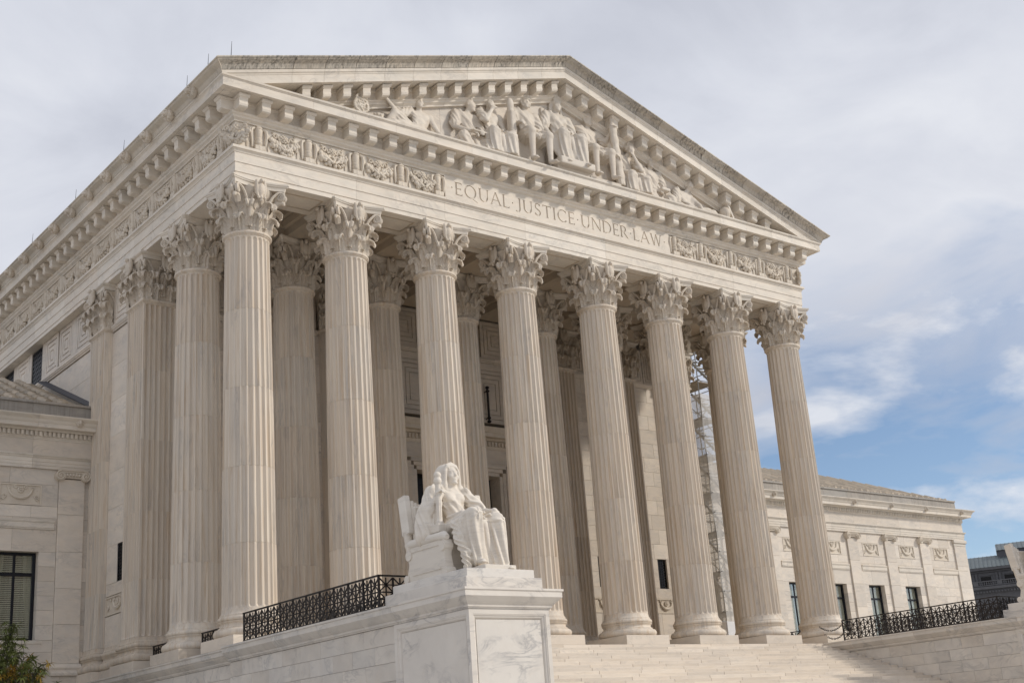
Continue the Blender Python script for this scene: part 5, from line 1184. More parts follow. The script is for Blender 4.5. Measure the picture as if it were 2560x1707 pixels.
def head(s, c, yaw=0.0, bow=0.0, hair='short', beard=False, f=1.0):
    R_ = np.array(Matrix.Rotation(yaw, 3, 'Z') @ Matrix.Rotation(-bow, 3, 'X')); c = V3(*c); P_ = lambda x, y, z: c + R_ @ (V3(x, y, z) * f)
    e = lambda q, r, k=0.012, op='add': s.ell(P_(*q), tuple(a * f for a in r), k, op, )
    e((0, 0.012, 0.035), (0.078, 0.098, 0.088)); e((0, -0.030, -0.030), (0.060, 0.066, 0.090), 0.03); e((0, -0.070, -0.100), (0.028, 0.024, 0.022), 0.02)
    for sx in (-1, 1):
        e((sx * 0.030, -0.100, 0.008), (0.019, 0.018, 0.013), 0.012, 'sub'); e((sx * 0.030, -0.080, 0.005), (0.014, 0.012, 0.010), 0.005); e((sx * 0.038, -0.068, -0.035), (0.024, 0.020, 0.024), 0.02)
        s.cap(P_(sx * 0.010, -0.090, 0.024), P_(sx * 0.050, -0.072, 0.026), 0.009 * f, 0.008 * f, 0.012); e((sx * 0.078, 0.010, -0.01), (0.012, 0.022, 0.032), 0.008)
    s.cap(P_(0, -0.086, 0.024), P_(0, -0.103, -0.028), 0.008 * f, 0.012 * f, 0.010); e((0, -0.084, -0.060), (0.023, 0.011, 0.006), 0.006); e((0, -0.082, -0.072), (0.019, 0.011, 0.006), 0.006)
    if beard:
        e((0, -0.070, -0.100), (0.058, 0.042, 0.062), 0.02); e((0, -0.062, -0.150), (0.035, 0.032, 0.045), 0.02)
        for i in range(5): s.cap(P_(-0.04 + 0.02 * i, -0.105, -0.09), P_(-0.024 + 0.012 * i, -0.085, -0.175), 0.012 * f, 0.006 * f, 0.006)
    if hair in ('short', 'long', 'crown'):
        e((0, 0.030, 0.062), (0.088, 0.098, 0.078), 0.008)
        for i in range(16):
            a = 2 * math.pi * i / 16; e((0.078 * math.cos(a), 0.025 + 0.085 * math.sin(a), 0.045 + 0.02 * math.sin(3 * a)), (0.022, 0.022, 0.026), 0.006)
        for i in range(9): a = math.pi * i / 8; e((0.07 * math.cos(a), -0.062, 0.062 + 0.045 * math.sin(a)), (0.016, 0.014, 0.016), 0.006)
    if hair in ('long', 'crown'):
        for sx in (-1, 1): s.path([P_(sx * 0.078, 0.03, 0.02), P_(sx * 0.092, 0.03, -0.09), P_(sx * 0.085, -0.01, -0.19)], [0.035 * f, 0.03 * f, 0.018 * f], 0.01, fold=(0.004 * f, 5, 2, 0))
    if hair == 'crown':
        s.path([P_(0.088 * math.cos(a), 0.02 + 0.1 * math.sin(a), 0.11) for a in np.linspace(0, 2 * math.pi, 19)], 0.014 * f, 0.005)
        for i in range(9): a = 2 * math.pi * i / 9; s.cap(P_(0.09 * math.cos(a), 0.02 + 0.1 * math.sin(a), 0.11), P_(0.10 * math.cos(a), 0.02 + 0.11 * math.sin(a), 0.175), 0.014 * f, 0.005 * f, 0.006)
    if hair == 'helmet':
        e((0, 0.022, 0.055), (0.100, 0.118, 0.098), 0.006); s.path([P_(0.102 * math.cos(a), 0.01 + 0.115 * math.sin(a), 0.035) for a in np.linspace(math.pi, 2 * math.pi, 13)], 0.012 * f, 0.006)
        for sx in (-1, 1): s.cap(P_(sx * 0.082, -0.025, 0.0), P_(sx * 0.060, -0.045, -0.085), 0.022 * f, 0.014 * f, 0.01)
        s.cap(P_(0, 0.09, 0.03), P_(0, 0.09, -0.13), 0.06 * f, 0.07 * f, 0.02)
    if hair == 'hood':
        hp = [(0, -0.058, 0.118), (0.058, -0.058, 0.092), (0.084, -0.048, 0.03), (0.090, -0.030, -0.05), (0.092, 0.0, -0.14)]
        for sx in (-1, 1): s.path([P_(sx * x, y, z) for x, y, z in hp], [0.018 * f, 0.018 * f, 0.020 * f, 0.022 * f, 0.03 * f], 0.008)
        e((0, 0.045, 0.060), (0.100, 0.100, 0.088), 0.01); s.cap(P_(0, 0.07, 0.05), P_(0, 0.085, -0.16), 0.098 * f, 0.115 * f, 0.03, fold=(0.006 * f, 7, 1.0, 0.4))
        for i in range(7): a = math.pi * (0.12 + 0.76 * i / 6); e((0.058 * math.cos(a), -0.068, 0.050 + 0.040 * math.sin(a)), (0.017, 0.014, 0.014), 0.006)
DEF = dict(pel=(0, 0, 0.53), che=(0, 0.03, 0.92), nek=(0, 0.02, 1.09), hed=(0, -0.01, 1.235), sl=(-0.19, 0.03, 1.02), sr=(0.19, 0.03, 1.02), el=(-0.27, -0.03, 0.74), er=(0.27, -0.03, 0.74),
           hl=(-0.17, -0.27, 0.63), hr=(0.17, -0.27, 0.63), kl=(-0.15, -0.43, 0.55), kr=(0.16, -0.45, 0.53), al=(-0.14, -0.40, 0.10), ar=(0.15, -0.46, 0.09))
def figure(s, J=None, yaw=0.0, hyaw=None, bow=0.1, hair='short', beard=False, robe='full', bare=False, hands=True, seat=True, curl=0.5, f=1.0, bust=False, hk=0.006):
    j = dict(DEF); j.update(J or {}); g = lambda k_: V3(*j[k_])
    pel, che, nek = g('pel'), g('che'), g('nek')
    s.ell(pel, (0.175, 0.135, 0.13), 0.04); s.cap(pel + (0, 0, 0.05), che - (0, 0, 0.05), 0.125, 0.125, 0.05, fold=None if bare else (0.008, 9, 1.5, 0.3)); s.ell(che, (0.168, 0.108, 0.17), 0.05)
    s.cap(g('sl') * 0.92 + che * 0.08, g('sr') * 0.92 + che * 0.08, 0.07, 0.07, 0.05); s.cap(nek - (0, 0, 0.03), g('hed') - (0, -0.01, 0.07), 0.052, 0.048, 0.02)
    if bare or bust:
        for sx in (-1, 1): s.ell(che + (sx * 0.075, -0.085, 0.03), (0.068, 0.045 if bust else 0.034, 0.060), 0.03)
        if bare: s.ell(pel + (0, -0.10, 0.20), (0.09, 0.04, 0.12), 0.04)
    head(s, g('hed'), yaw if hyaw is None else hyaw, bow, hair, beard, f)
    for S_, E_, H_, sx in (('sl', 'el', 'hl', -1), ('sr', 'er', 'hr', 1)):
        a, b, c = g(S_), g(E_), g(H_); s.ell(a, (0.072, 0.068, 0.068), 0.03)
        s.cap(a, b, 0.056, 0.046, 0.03); s.cap(b, b + (c - b) * 0.35, 0.045, 0.044, 0.015); s.cap(b + (c - b) * 0.3, c, 0.044, 0.029, 0.015)
        if not bare or sx < 0: s.cap(a, a + (b - a) * 0.75, 0.082, 0.088, 0.02, fold=(0.010, 6, 2.0, sx))
        if hands: hand(s, c, (c - b) + V3(0, 0, -0.02), curl, (0, 0.15, 1), side=-sx, k=hk)
    for K_, A_, sx in (('kl', 'al', -1), ('kr', 'ar', 1)):
        hp = pel + (sx * 0.095, -0.02, 0.0); kn, an = g(K_), g(A_)
        s.cap(hp, kn, 0.10, 0.072, 0.04); s.cap(kn, an, 0.066, 0.042, 0.02); s.ell(kn + (0, -0.012, 0.01), (0.068, 0.066, 0.066), 0.02)
        ft = an + V3(0.02 * sx, -0.15, -0.045); s.cap(an - (0, 0, 0.02), ft, 0.04, 0.03, 0.02)
        for t in range(5): q = ft + V3((t - 2) * 0.016, -0.008 - 0.006 * (2 - abs(t - 1.5)), -0.004); s.cap(q, q + V3(0, -0.022, -0.004), 0.0115, 0.009, 0.005)
        if robe == 'full':
            s.cap(hp, kn, 0.128, 0.096, 0.03, fold=(0.011, 5, 1.0, sx)); s.cap(kn + (0, 0.01, -0.02), an + (0, 0.03, 0.03), 0.092, 0.115, 0.02, fold=(0.016, 7, 0.8, sx * 1.3))
        if robe == 'short': s.cap(hp, hp * 0.25 + kn * 0.75, 0.135, 0.11, 0.03, fold=(0.013, 8, 0.5, sx))
    if robe in ('full', 'short'):
        kl, kr, al, ar = g('kl'), g('kr'), g('al'), g('ar')
        mid = (kl + kr) / 2 + (0, 0.06, -0.03); s.cap(pel + (0, -0.1, 0.02), mid, 0.12, 0.06, 0.04, fold=(0.012, 6, 1, 0))
        if robe == 'full':
            for t in (0.25, 0.5, 0.75):
                s.cap(kl * (1 - t) + kr * t + (0, 0.03, -0.07), al * (1 - t) + ar * t + (0, 0.04, 0.0), 0.05, 0.065, 0.025, fold=(0.010, 4, 1, t * 9))
            for n_ in range(5):
                t = n_ / 4; a = pel + V3(-0.19 + 0.38 * t, -0.10, 0.08); b = kl * (1 - t) + kr * t + V3(0, 0.02, 0.07); m_ = (a + b) / 2 + V3(0, -0.01, -0.005); s.path([a, m_, b], [0.02, 0.024, 0.018], 0.02)
            for sx, q in ((-1, kl), (1, kr)):
                s.path([pel + V3(sx * 0.20, -0.05, 0.02), q + V3(sx * 0.09, 0.12, -0.05), q + V3(sx * 0.10, 0.10, -0.30), q + V3(sx * 0.07, 0.06, -0.44)], [0.05, 0.04, 0.045, 0.03], 0.02, fold=(0.008, 4, 2, 0))
        # sash and chest folds
        if not bare:
            for n_ in range(5):
                z = 0.02 + 0.035 * n_; s.path([che + V3(-0.15, -0.06, 0.10 - z), che + V3(0, -0.115, 0.02 - z * 1.5), che + V3(0.15, -0.06, 0.10 - z)], 0.012, 0.012)
            s.path([g('sl') + V3(0.05, -0.05, 0.05), che + V3(-0.02, -0.11, -0.03), pel + V3(0.16, -0.10, 0.10)], [0.035, 0.03, 0.03], 0.02, fold=(0.006, 4, 1, 0))
        else:
            s.path([g('sl') + V3(0.02, -0.03, 0.07), che + V3(-0.12, -0.11, -0.05), pel + V3(-0.10, -0.12, 0.10), pel + V3(0.15, -0.11, 0.06)], [0.04, 0.05, 0.05, 0.045], 0.02, fold=(0.009, 4, 2, 0))
    if seat: s.box((0, 0.10, 0.24), (0.25, 0.20, 0.24), 0.02)
    return s
def ped(name, x, hz, scale, label, yaw=0.0, zsink=None, **kw):
    pre = kw.pop('extra', None); vox = 0.0155; lo, hi = kw.pop('lim', ((-0.62, -0.78, -0.02), (0.62, 0.40, 1.62)))
    s = SDF(lo, hi, vox); figure(s, hk=0.004, f=1.05, **kw)
    if pre: pre(s)
    scale *= 1.17; base = hz - 1.235 * scale
    s.clip((18.70 - base) / scale)
    o = put(name, s.mesh(name, 'pedfig', Matrix.Diagonal((scale * 1.10, scale * 0.74, scale, 1.0))), None, (x, -0.90, base), (0, 0, yaw * 0.0)); tag(o, label, 'statue', 'carved figures seated in the pediment')
    if base > 18.76: block('throne_step', o, 'pedfig', x - 0.9, x + 0.9, -1.70, -0.80, 18.68, base + 0.02)
    return o
def rec(J): return J
LIMR = ((-1.25, -0.75, -0.05), (0.75, 0.42, 1.35))
ped('pediment_statue', 6.95, 20.30, 1.95, 'bare-chested carved figure reclining on its elbow beside the crest, left pediment corner', lim=((-1.35, -0.7, 0.10), (0.7, 0.4, 1.5)), bare=True, seat=False, curl=0.5, yaw=0.1,
    J=dict(pel=(-0.06, 0, 0.60), kl=(-0.52, -0.12, 0.86), al=(-0.74, -0.10, 0.52), kr=(-0.58, -0.22, 0.62), ar=(-1.02, -0.22, 0.56), el=(-0.42, -0.05, 0.90), hl=(-0.66, -0.16, 1.05), er=(0.30, -0.08, 0.72), hr=(0.30, -0.28, 0.56), hed=(-0.03, -0.03, 1.235)), robe='short')
ped('pediment_statue', 9.25, 20.90, 2.05, 'carved man in a toga turning his head away, open scroll in his lap', yaw=0.25, bow=0.05, hyaw=0.9, J=dict(hed=(0.05, -0.02, 1.235), hl=(-0.06, -0.30, 0.62), hr=(0.10, -0.33, 0.64), kl=(-0.22, -0.30, 0.50), kr=(0.24, -0.32, 0.48)),
    extra=lambda s: (s.box((0.02, -0.37, 0.62), (0.13, 0.07, 0.012), 0.008, rot=(0.3, 'X')), None))
ped('pediment_statue', 10.42, 21.25, 2.08, 'bearded carved elder, cloak over one shoulder, hand raised to his chin', beard=True, bare=True, bow=0.25, J=dict(el=(-0.20, -0.25, 0.80), hl=(-0.05, -0.18, 1.05), hr=(0.22, -0.20, 0.60)))
def shield(s):
    s.box((-0.37, -0.18, 0.50), (0.05, 0.09, 0.40), 0.03); s.cap((-0.37, -0.18, 0.88), (-0.37, -0.18, 1.0), 0.05, 0.06); s.ell((-0.37, -0.18, 1.06), (0.055, 0.055, 0.08))
    s.box((0.36, 0.05, 1.0), (0.035, 0.03, 0.26), 0.01)
ped('pediment_statue', 12.32, 21.85, 2.22, 'helmeted carved guard leaning on a tall narrow shield', hair='helmet', robe='short', bow=0.0, J=dict(hl=(-0.26, -0.27, 0.72), hr=(0.02, -0.22, 0.70)), extra=lambda s: (shield(s), None))
def tower(s):
    s.ell((-0.24, -0.32, 0.36), (0.13, 0.045, 0.13)); s.box((0.0, -0.42, 0.04), (0.32, 0.14, 0.06), 0.01)
ped('pediment_statue', 14.08, 22.2, 2.28, 'crowned carved woman enthroned at the peak, disc at her knee', hair='crown', bust=True, bow=-0.05, J=dict(hl=(-0.24, -0.24, 0.52), hr=(0.02, -0.20, 0.74), el=(-0.29, -0.02, 0.76)), extra=tower)
def bundle(s):
    for i in range(9):
        a = 2 * math.pi * i / 9; s.cap((0.40 + 0.052 * math.cos(a), -0.30 + 0.052 * math.sin(a), 0.06), (0.36 + 0.04 * math.cos(a), -0.26 + 0.04 * math.sin(a), 1.13), 0.028, 0.024, 0.006)
    for z in (0.2, 0.42, 0.64, 0.86, 1.05): s.cap((0.40 - z * 0.035, -0.30 + z * 0.035, z), (0.40 - z * 0.035, -0.30 + z * 0.035, z + 0.03), 0.085 - 0.012 * z)
    s.ell((0.36, -0.26, 1.22), (0.05, 0.05, 0.11))
ped('pediment_statue', 15.82, 21.95, 2.2, 'helmeted carved soldier clasping a thick bundle of rods', hair='helmet', robe='short', bow=0.0, yaw=0.12, J=dict(hl=(0.28, -0.33, 0.58), el=(-0.18, -0.22, 0.72), hr=(0.34, -0.24, 1.06), er=(0.32, -0.04, 0.86)), extra=bundle)
ped('pediment_statue', 17.85, 21.15, 2.08, 'carved thinker bent sideways with an elbow on the knee and hand at the jaw', bow=0.35, J=dict(hed=(0.10, -0.08, 1.20), nek=(0.05, 0.0, 1.08), er=(0.16, -0.32, 0.72), hr=(0.10, -0.20, 1.02), hl=(0.06, -0.34, 0.62), kl=(-0.12, -0.40, 0.54), kr=(0.20, -0.40, 0.52)), yaw=0.55)
ped('pediment_statue', 19.42, 20.80, 2.02, 'carved young man in a plain tunic with both hands resting on his lap', bow=0.0, yaw=-0.15, J=dict(hl=(-0.04, -0.28, 0.56), hr=(0.28, -0.30, 0.50), kl=(-0.22, -0.28, 0.48), kr=(0.24, -0.28, 0.46)), extra=lambda s: s.box((0.05, -0.34, 0.58), (0.10, 0.08, 0.03), 0.01))
ped('pediment_statue', 21.35, 20.22, 1.95, 'carved figure lying down and looking at the ground, right pediment corner', lim=((-0.7, -0.7, 0.10), (1.35, 0.4, 1.5)), bare=True, seat=False, bow=0.5, yaw=0.25, robe='short',
    J=dict(pel=(0.22, 0, 0.62), che=(0.02, 0.02, 0.90), nek=(0.06, -0.02, 1.06), hed=(0.14, -0.08, 1.20), sl=(-0.16, 0.0, 1.02), sr=(0.17, 0.0, 1.0), el=(-0.26, -0.12, 0.74), hl=(-0.05, -0.28, 0.60), er=(0.28, -0.20, 0.76), hr=(0.22, -0.36, 0.60), kl=(0.66, -0.15, 0.70), kr=(0.62, -0.24, 0.60), al=(1.06, -0.15, 0.56), ar=(1.10, -0.24, 0.52)))
def carve(name, lo, hi, vox, fn, loc, label, cat='carving', mat='relief', rot=None):
    s = SDF(lo, hi, vox); fn(s); o = put(name, s.mesh(name, mat), None, loc, rot); tag(o, label, cat); return o
def crest(s):
    s.box((0, 0, 0.10), (0.42, 0.14, 0.10), 0.02)
    s.ell((0, 0, 0.52), (0.20, 0.07, 0.30))
    for i in range(22):
        a = 2 * math.pi * i / 22; s.ell((0.30 * math.cos(a), -0.02, 0.55 + 0.28 * math.sin(a)), (0.055, 0.06, 0.055), 0.01)
    for i in range(9): s.ell((-0.22 + 0.055 * i, -0.05, 0.86 + 0.07 * math.sin(i * 1.9)), (0.04, 0.05, 0.06), 0.01)
    s.cap((0, 0, 0.85), (0, 0, 1.10), 0.03, 0.02); s.cap((-0.07, 0, 1.03), (0.07, 0, 1.03), 0.02)
    for i in range(60):
        q = random.Random(i); a = q.uniform(0, 6.28); t = math.sqrt(q.random()); s.ell((0.33 * t * math.cos(a), -0.07 + 0.05 * t, 0.56 + 0.33 * t * math.sin(a)), (q.uniform(0.03, 0.06), 0.05, q.uniform(0.03, 0.06)), 0.008)
    for i in range(12): a = 2.4 * i; s.ell((0.12 * math.cos(a) * (i % 3), -0.07, 0.52 + 0.09 * math.sin(a) * (i % 3)), (0.04, 0.04, 0.04), 0.008)
carve('carved_crest', (-0.5, -0.2, -0.02), (0.5, 0.2, 1.2), 0.02, crest, (4.05, -1.25, 18.69), 'leafy carved crest on a block beside the reclining figure in the pediment')
carve('carved_mask', (-0.3, -0.25, -0.02), (0.3, 0.25, 0.5), 0.02, lambda s: (s.ell((0, 0, 0.2), (0.17, 0.15, 0.2)), [s.ell((0.15 * math.cos(i), 0.13 * math.sin(i), 0.22 + 0.12 * math.sin(2.3 * i)), (0.06, 0.06, 0.06), 0.01) for i in range(14)]), (4.75, -1.35, 18.69), 'small round carved head lying by the leafy crest')
def vase(s):
    s.cap((0, 0, 0.1), (0, 0, 0.42), 0.20, 0.24, fold=(0.015, 12, 0, 0)); s.cap((0, 0, 0.44), (0, 0, 0.50), 0.26); [s.ell((0.2 * math.cos(i), 0.15 * math.sin(i), 0.56), (0.07, 0.07, 0.08)) for i in range(7)]
carve('carved_basket', (-0.4, -0.35, -0.02), (0.4, 0.35, 0.8), 0.02, vase, (23.75, -1.20, 18.69), 'carved stone basket of fruit in the narrow pediment corner')
b_ = MB().box(-0.05, 0.05, -0.16, 0.16, 0, 0.95, 0.01).xf(Matrix.Rotation(rad(-24), 4, 'Y')); o = b_.obj('carved_book', 'statue', None); o.location += Vector((24.25, -1.2, 18.72)); WL[o.name] = o.location; tag(o, 'thin stone tablet leaning beside the carved fruit basket', 'carving')
carve('carved_scroll', (-0.35, -0.2, -0.02), (0.35, 0.2, 0.4), 0.02, lambda s: s.cap((-0.2, 0, 0.12), (0.2, 0, 0.12), 0.11, fold=(0.01, 5, 0, 0)), (24.8, -1.25, 18.69), 'short stone roll lying at the end of the pediment sculpture')
block_base = MB().box(1.9, 26.1, -1.66, -0.79, 18.62, 18.74); o = block_base.obj('sculpture_ledge', 'entab', PE)

# ---------------------------------------------------------------- large seated statues on the pedestals
def big_statue(cx, yc, variant, label):
    z0 = 0.172; SC = 2.15
    st = thing('seated_statue', (cx, yc, z0), label, 'statue')
    s = SDF((-0.62, -0.82, -0.03), (0.62, 0.42, 1.62), 0.0085)
    if variant == 0:
        J = dict(pel=(0, -0.04, 0.55), che=(0.0, 0.06, 0.92), nek=(0.01, 0.09, 1.08), hed=(0.015, 0.075, 1.235), sl=(-0.215, 0.08, 1.01), sr=(0.215, 0.07, 1.0), el=(-0.36, 0.04, 0.73), hl=(-0.295, -0.06, 0.93), er=(0.34, -0.12, 0.78), hr=(0.24, -0.43, 0.735),
                 kl=(-0.13, -0.56, 0.645), al=(-0.10, -0.52, 0.15), kr=(0.19, -0.56, 0.585), ar=(0.20, -0.58, 0.075))
        figure(s, J, yaw=0.06, bow=0.22, hair='hood', seat=False, curl=0.75, bust=True, hk=0.004, f=1.16)
        s.cap((-0.285, -0.10, 0.60), (-0.285, -0.10, 1.16), 0.036, 0.030, 0.008, fold=(0.004, 9, 0, 0)); s.ell((-0.285, -0.10, 1.19), (0.045, 0.045, 0.045), 0.01); s.box((-0.285, -0.10, 0.56), (0.075, 0.075, 0.05), 0.01)
        for n_ in (0, 1): s.cap((-0.285, -0.10, 0.62 + 0.5 * n_), (-0.285, -0.10, 0.625 + 0.5 * n_), 0.048, None, 0.006)
        # mantle falling over both arms and the chair back
        for sx in (-1, 1):
            s.path([(sx * 0.10, 0.10, 1.11), (sx * 0.23, 0.10, 1.02), (sx * 0.32, 0.09, 0.80), (sx * 0.36, 0.06, 0.50)], [0.065, 0.085, 0.10, 0.09], 0.025, fold=(0.010, 6, 1.5, sx))
            s.path([(sx * 0.18, 0.0, 1.06), (sx * 0.24, -0.03, 0.86), (sx * 0.31, -0.02, 0.62)], [0.035, 0.04, 0.03], 0.02, fold=(0.008, 4, 1.5, 0))
        s.box((0, 0.20, 0.72), (0.27, 0.08, 0.28), 0.05, k=0.04)
        for sx in (-1, 1): s.path([(sx * 0.24, 0.14, 0.90), (sx * 0.31, 0.15, 0.72), (sx * 0.36, 0.14, 0.48)], [0.09, 0.11, 0.10], 0.03, fold=(0.012, 6, 1.2, sx))
        for n_ in range(4): s.path([(-0.17, -0.09, 0.66 - 0.02 * n_), (0.0, -0.135, 0.64 - 0.022 * n_), (0.18, -0.09, 0.67 - 0.02 * n_)], 0.016, 0.012)
        for n_ in range(6):
            t = n_ / 5; s.path([(-0.20 + 0.02 * n_, -0.14, 0.69), (-0.16 + 0.05 * n_, -0.38, 0.71 - 0.02 * t), (0.02 + 0.05 * n_, -0.50 + 0.06 * t, 0.54 - 0.05 * n_)], [0.016, 0.022, 0.014], 0.02)
        s.path([(-0.24, -0.34, 0.58), (-0.27, -0.44, 0.40), (-0.23, -0.50, 0.22), (-0.22, -0.50, 0.08)], [0.05, 0.06, 0.055, 0.045], 0.02, fold=(0.014, 4, 2.5, 0))
    else:
        J = dict(yaw=0, hl=(-0.36, -0.34, 0.74), el=(-0.36, -0.06, 0.78), hr=(0.24, -0.34, 0.70), hed=(0.0, -0.02, 1.235)); J.pop('yaw')
        figure(s, J, hair='hood', seat=False, curl=0.6, beard=True, hk=0.004); s.box((0, 0.13, 0.80), (0.30, 0.08, 0.36), 0.05, k=0.04)
        s.box((-0.40, -0.42, 0.58), (0.05, 0.16, 0.40), 0.045, rot=(0.12, 'X'))
    put('figure', s.mesh('figure', 'statue', Matrix.Diagonal((SC, SC, SC, 1))), st, (cx, yc, z0))
    # chair: side panels with scrolled legs, arm rolls and back posts (own meshes)
    for sx in (-1, 1):
        x = cx + sx * 0.80; p = MB()
        prof = [(-0.85, 0.0), (-0.70, 0.0), (-0.66, 0.10), (-0.70, 0.45), (-0.62, 0.78), (-0.66, 1.02), (0.62, 0.98), (0.60, 0.72), (0.50, 0.45), (0.60, 0.18), (0.78, 0.0), (0.95, 0.0), (0.85, 0.25), (0.80, 0.60), (0.86, 1.08), (-0.84, 1.10), (-0.90, 0.90), (-0.84, 0.62), (-0.90, 0.30), (-0.98, 0.12)]
        prof = [(-0.80, 0.0), (-0.50, 0.0), (-0.46, 0.03), (0.50, 0.03), (0.56, 0.0), (1.00, 0.0), (0.90, 0.2), (0.82, 0.45), (0.90, 0.66), (0.86, 0.86), (-0.72, 0.86), (-0.78, 0.74), (-0.70, 0.5), (-0.76, 0.22)]
        p.rings([[(x - sx * 0.14, yc + a, z0 + b) for a, b in prof], [(x + sx * 0.08, yc + a, z0 + b) for a, b in prof]])
        for cy, cz, r_ in ((-0.66, 0.70, 0.12), (0.80, 0.68, 0.13), (-0.74, 0.09, 0.10), (0.92, 0.10, 0.11)):
            c = [(cy + r_ * math.cos(2 * math.pi * i / 16), cz + r_ * math.sin(2 * math.pi * i / 16)) for i in range(16)]; p.rings([[(x - sx * 0.16, yc + a, z0 + b) for a, b in c], [(x + sx * 0.115, yc + a, z0 + b) for a, b in c]])
        for a0, a1, b0, b1 in ((-0.56, 0.66, 0.16, 0.20), (-0.56, 0.66, 0.74, 0.78)): p.box(min(x + sx * 0.07, x + sx * 0.10), max(x + sx * 0.07, x + sx * 0.10), yc + a0, yc + a1, z0 + b0, z0 + b1)
        p.obj('chair_side', 'statue', st, smooth=35)
        MB().tube([(x, yc + 0.92, z0 + 0.96), (x, yc - 0.40, z0 + 0.96), (x, yc - 0.64, z0 + 0.94), (x, yc - 0.76, z0 + 0.90)], [0.13, 0.115, 0.135, 0.07], 12).obj('arm_roll', 'statue', st, smooth=50)
        po = MB().box(-0.09, 0.09, -0.16, 0.16, 0.0, 1.02, 0.02).xf(Matrix.Rotation(rad(-9), 4, 'X')); po.xf(Matrix.Translation((x + sx * (0.04 if sx < 0 else 0.16), yc + (0.86 if sx < 0 else 0.24), z0 + 1.22))); po.obj('back_post', 'statue', st)
        for q in range(3): MB().tube([(x - sx * (0.10 + 0.10 * q), yc + 0.70, z0 + 1.0), (x - sx * (0.12 + 0.10 * q), yc + 0.92, z0 + 2.10 - 0.04 * q)], [0.08, 0.075], 9).obj('back_roll', 'statue', st, smooth=50)
        MB().tube([(x + sx * 0.02, yc + 0.84, z0 + 0.8), (x + sx * 0.04, yc + 0.90, z0 + 1.3)], [0.10, 0.12], 9).obj('back_spindle', 'statue', st, smooth=50)
    MB().box(cx - 0.66, cx + 0.66, yc - 0.55, yc + 0.85, z0, z0 + 0.90, 0.02).obj('chair_seat', 'statue', st)
    MB().box(cx - 0.70, cx + 0.70, yc + 0.74, yc + 0.96, z0 + 0.91, z0 + 1.95, 0.03).xf(Matrix.Identity(4)).obj('chair_back', 'statue', st)
    MB().box(cx - 0.34, cx + 0.62, yc - 1.60, yc - 0.80, z0 + 0.0, z0 + 0.13, 0.015).obj('footstool', 'statue', st)
    return st
big_statue(0.0, -11.2, 0, 'white marble statue of a hooded robed woman seated on a carved chair')
big_statue(28.0, -11.2, 1, 'weathered stone seated figure with a tall tablet, cut off by the picture edge')
# ================================================================ scaffold tower beyond the far end of the portico
SF = thing('scaffold_tower', (30.7, 8.2, GZ), 'steel scaffold tower wrapped in pale netting behind the far columns', 'scaffold')
sx0, sx1, sy0, sy1 = 29.65, 31.75, 7.1, 9.3; lev = [GZ + 2.0 * k for k in range(12)]
for x in (sx0, (sx0 + sx1) / 2, sx1):
    for y in (sy0, sy1): MB().tube([(x, y, GZ), (x, y, 16.9)], 0.032, 6).obj('standard_pole', 'steel', SF)
r = random.Random(5)
for k, z in enumerate(lev[1:]):
    for a, b in (((sx0, sy0), (sx1, sy0)), ((sx0, sy1), (sx1, sy1)), ((sx0, sy0), (sx0, sy1)), ((sx1, sy0), (sx1, sy1))):
        for dz in (0.0, 1.0): MB().tube([(a[0] - 0.15, a[1] - 0.0, z + dz), (b[0] + 0.15, b[1] + 0.0, z + dz)] if a[1] == b[1] else [(a[0], a[1] - 0.15, z + dz), (b[0], b[1] + 0.15, z + dz)], 0.027, 5).obj('ledger_pole', 'steel', SF)
    for y in (sy0, sy1):
        a, b = (sx0, sx1) if (k + (y == sy1)) % 2 else (sx1, sx0); MB().tube([(a, y + 0.04, z - 2.0), (b, y + 0.04, z)], 0.025, 5).obj('brace_pole', 'steel', SF)
    MB().tube([(sx0 + 0.04, sy0 if k % 2 else sy1, z - 2.0), (sx0 + 0.04, sy1 if k % 2 else sy0, z)], 0.025, 5).obj('brace_pole', 'steel', SF)
    for j in range(4): MB().box(sx0 + 0.05, sx1 - 0.75, sy0 + 0.1 + 0.5 * j, sy0 + 0.56 + 0.5 * j, z - 0.06, z - 0.01).obj('deck_plank', 'plank' if k == 9 else 'steel', SF)
    st_ = MB()                                    # stair flight inside the tower
    for q in range(8): st_.box(sx1 - 0.68, sx1 - 0.08, sy0 + 0.25 + 0.2 * q, sy0 + 0.45 + 0.2 * q, z - 1.9 + 0.23 * q, z - 1.86 + 0.23 * q)
    st_.bar((sx1 - 0.70, sy0 + 0.25, z - 1.95), (sx1 - 0.70, sy0 + 1.85, z - 0.1), 0.05, 0.12); st_.bar((sx1 - 0.08, sy0 + 0.25, z - 0.95), (sx1 - 0.08, sy0 + 1.85, z + 0.9), 0.04)
    st_.obj('stair_flight', 'steel', SF)
def net(p0, p1, z0, z1, n):
    nx, nz = 14, 30; vs = []; rr = random.Random(n); p0, p1 = Vector(p0), Vector(p1); nn = (p1 - p0).cross(Vector((0, 0, 1))).normalized()
    for j in range(nz + 1):
        for i in range(nx + 1):
            t = i / nx; q = p0.lerp(p1, t) + nn * (0.05 * math.sin(t * 9 + 2 * math.sin(j * 0.7)) + 0.03 * rr.uniform(-1, 1)); vs.append((q.x, q.y, z0 + (z1 - z0) * j / nz))
    MB().add(vs, [(j * (nx + 1) + i, j * (nx + 1) + i + 1, (j + 1) * (nx + 1) + i + 1, (j + 1) * (nx + 1) + i) for j in range(nz) for i in range(nx)]).obj('debris_netting', 'net', SF, smooth=60, fix=False)
net((sx0 - 0.1, sy1 + 0.1, 0), (sx0 - 0.1, sy0 - 0.1, 0), 1.2, 13.35, 1); net((sx0 - 0.1, sy0 - 0.1, 0), (sx1 + 0.1, sy0 - 0.1, 0), 1.2, 13.35, 2)
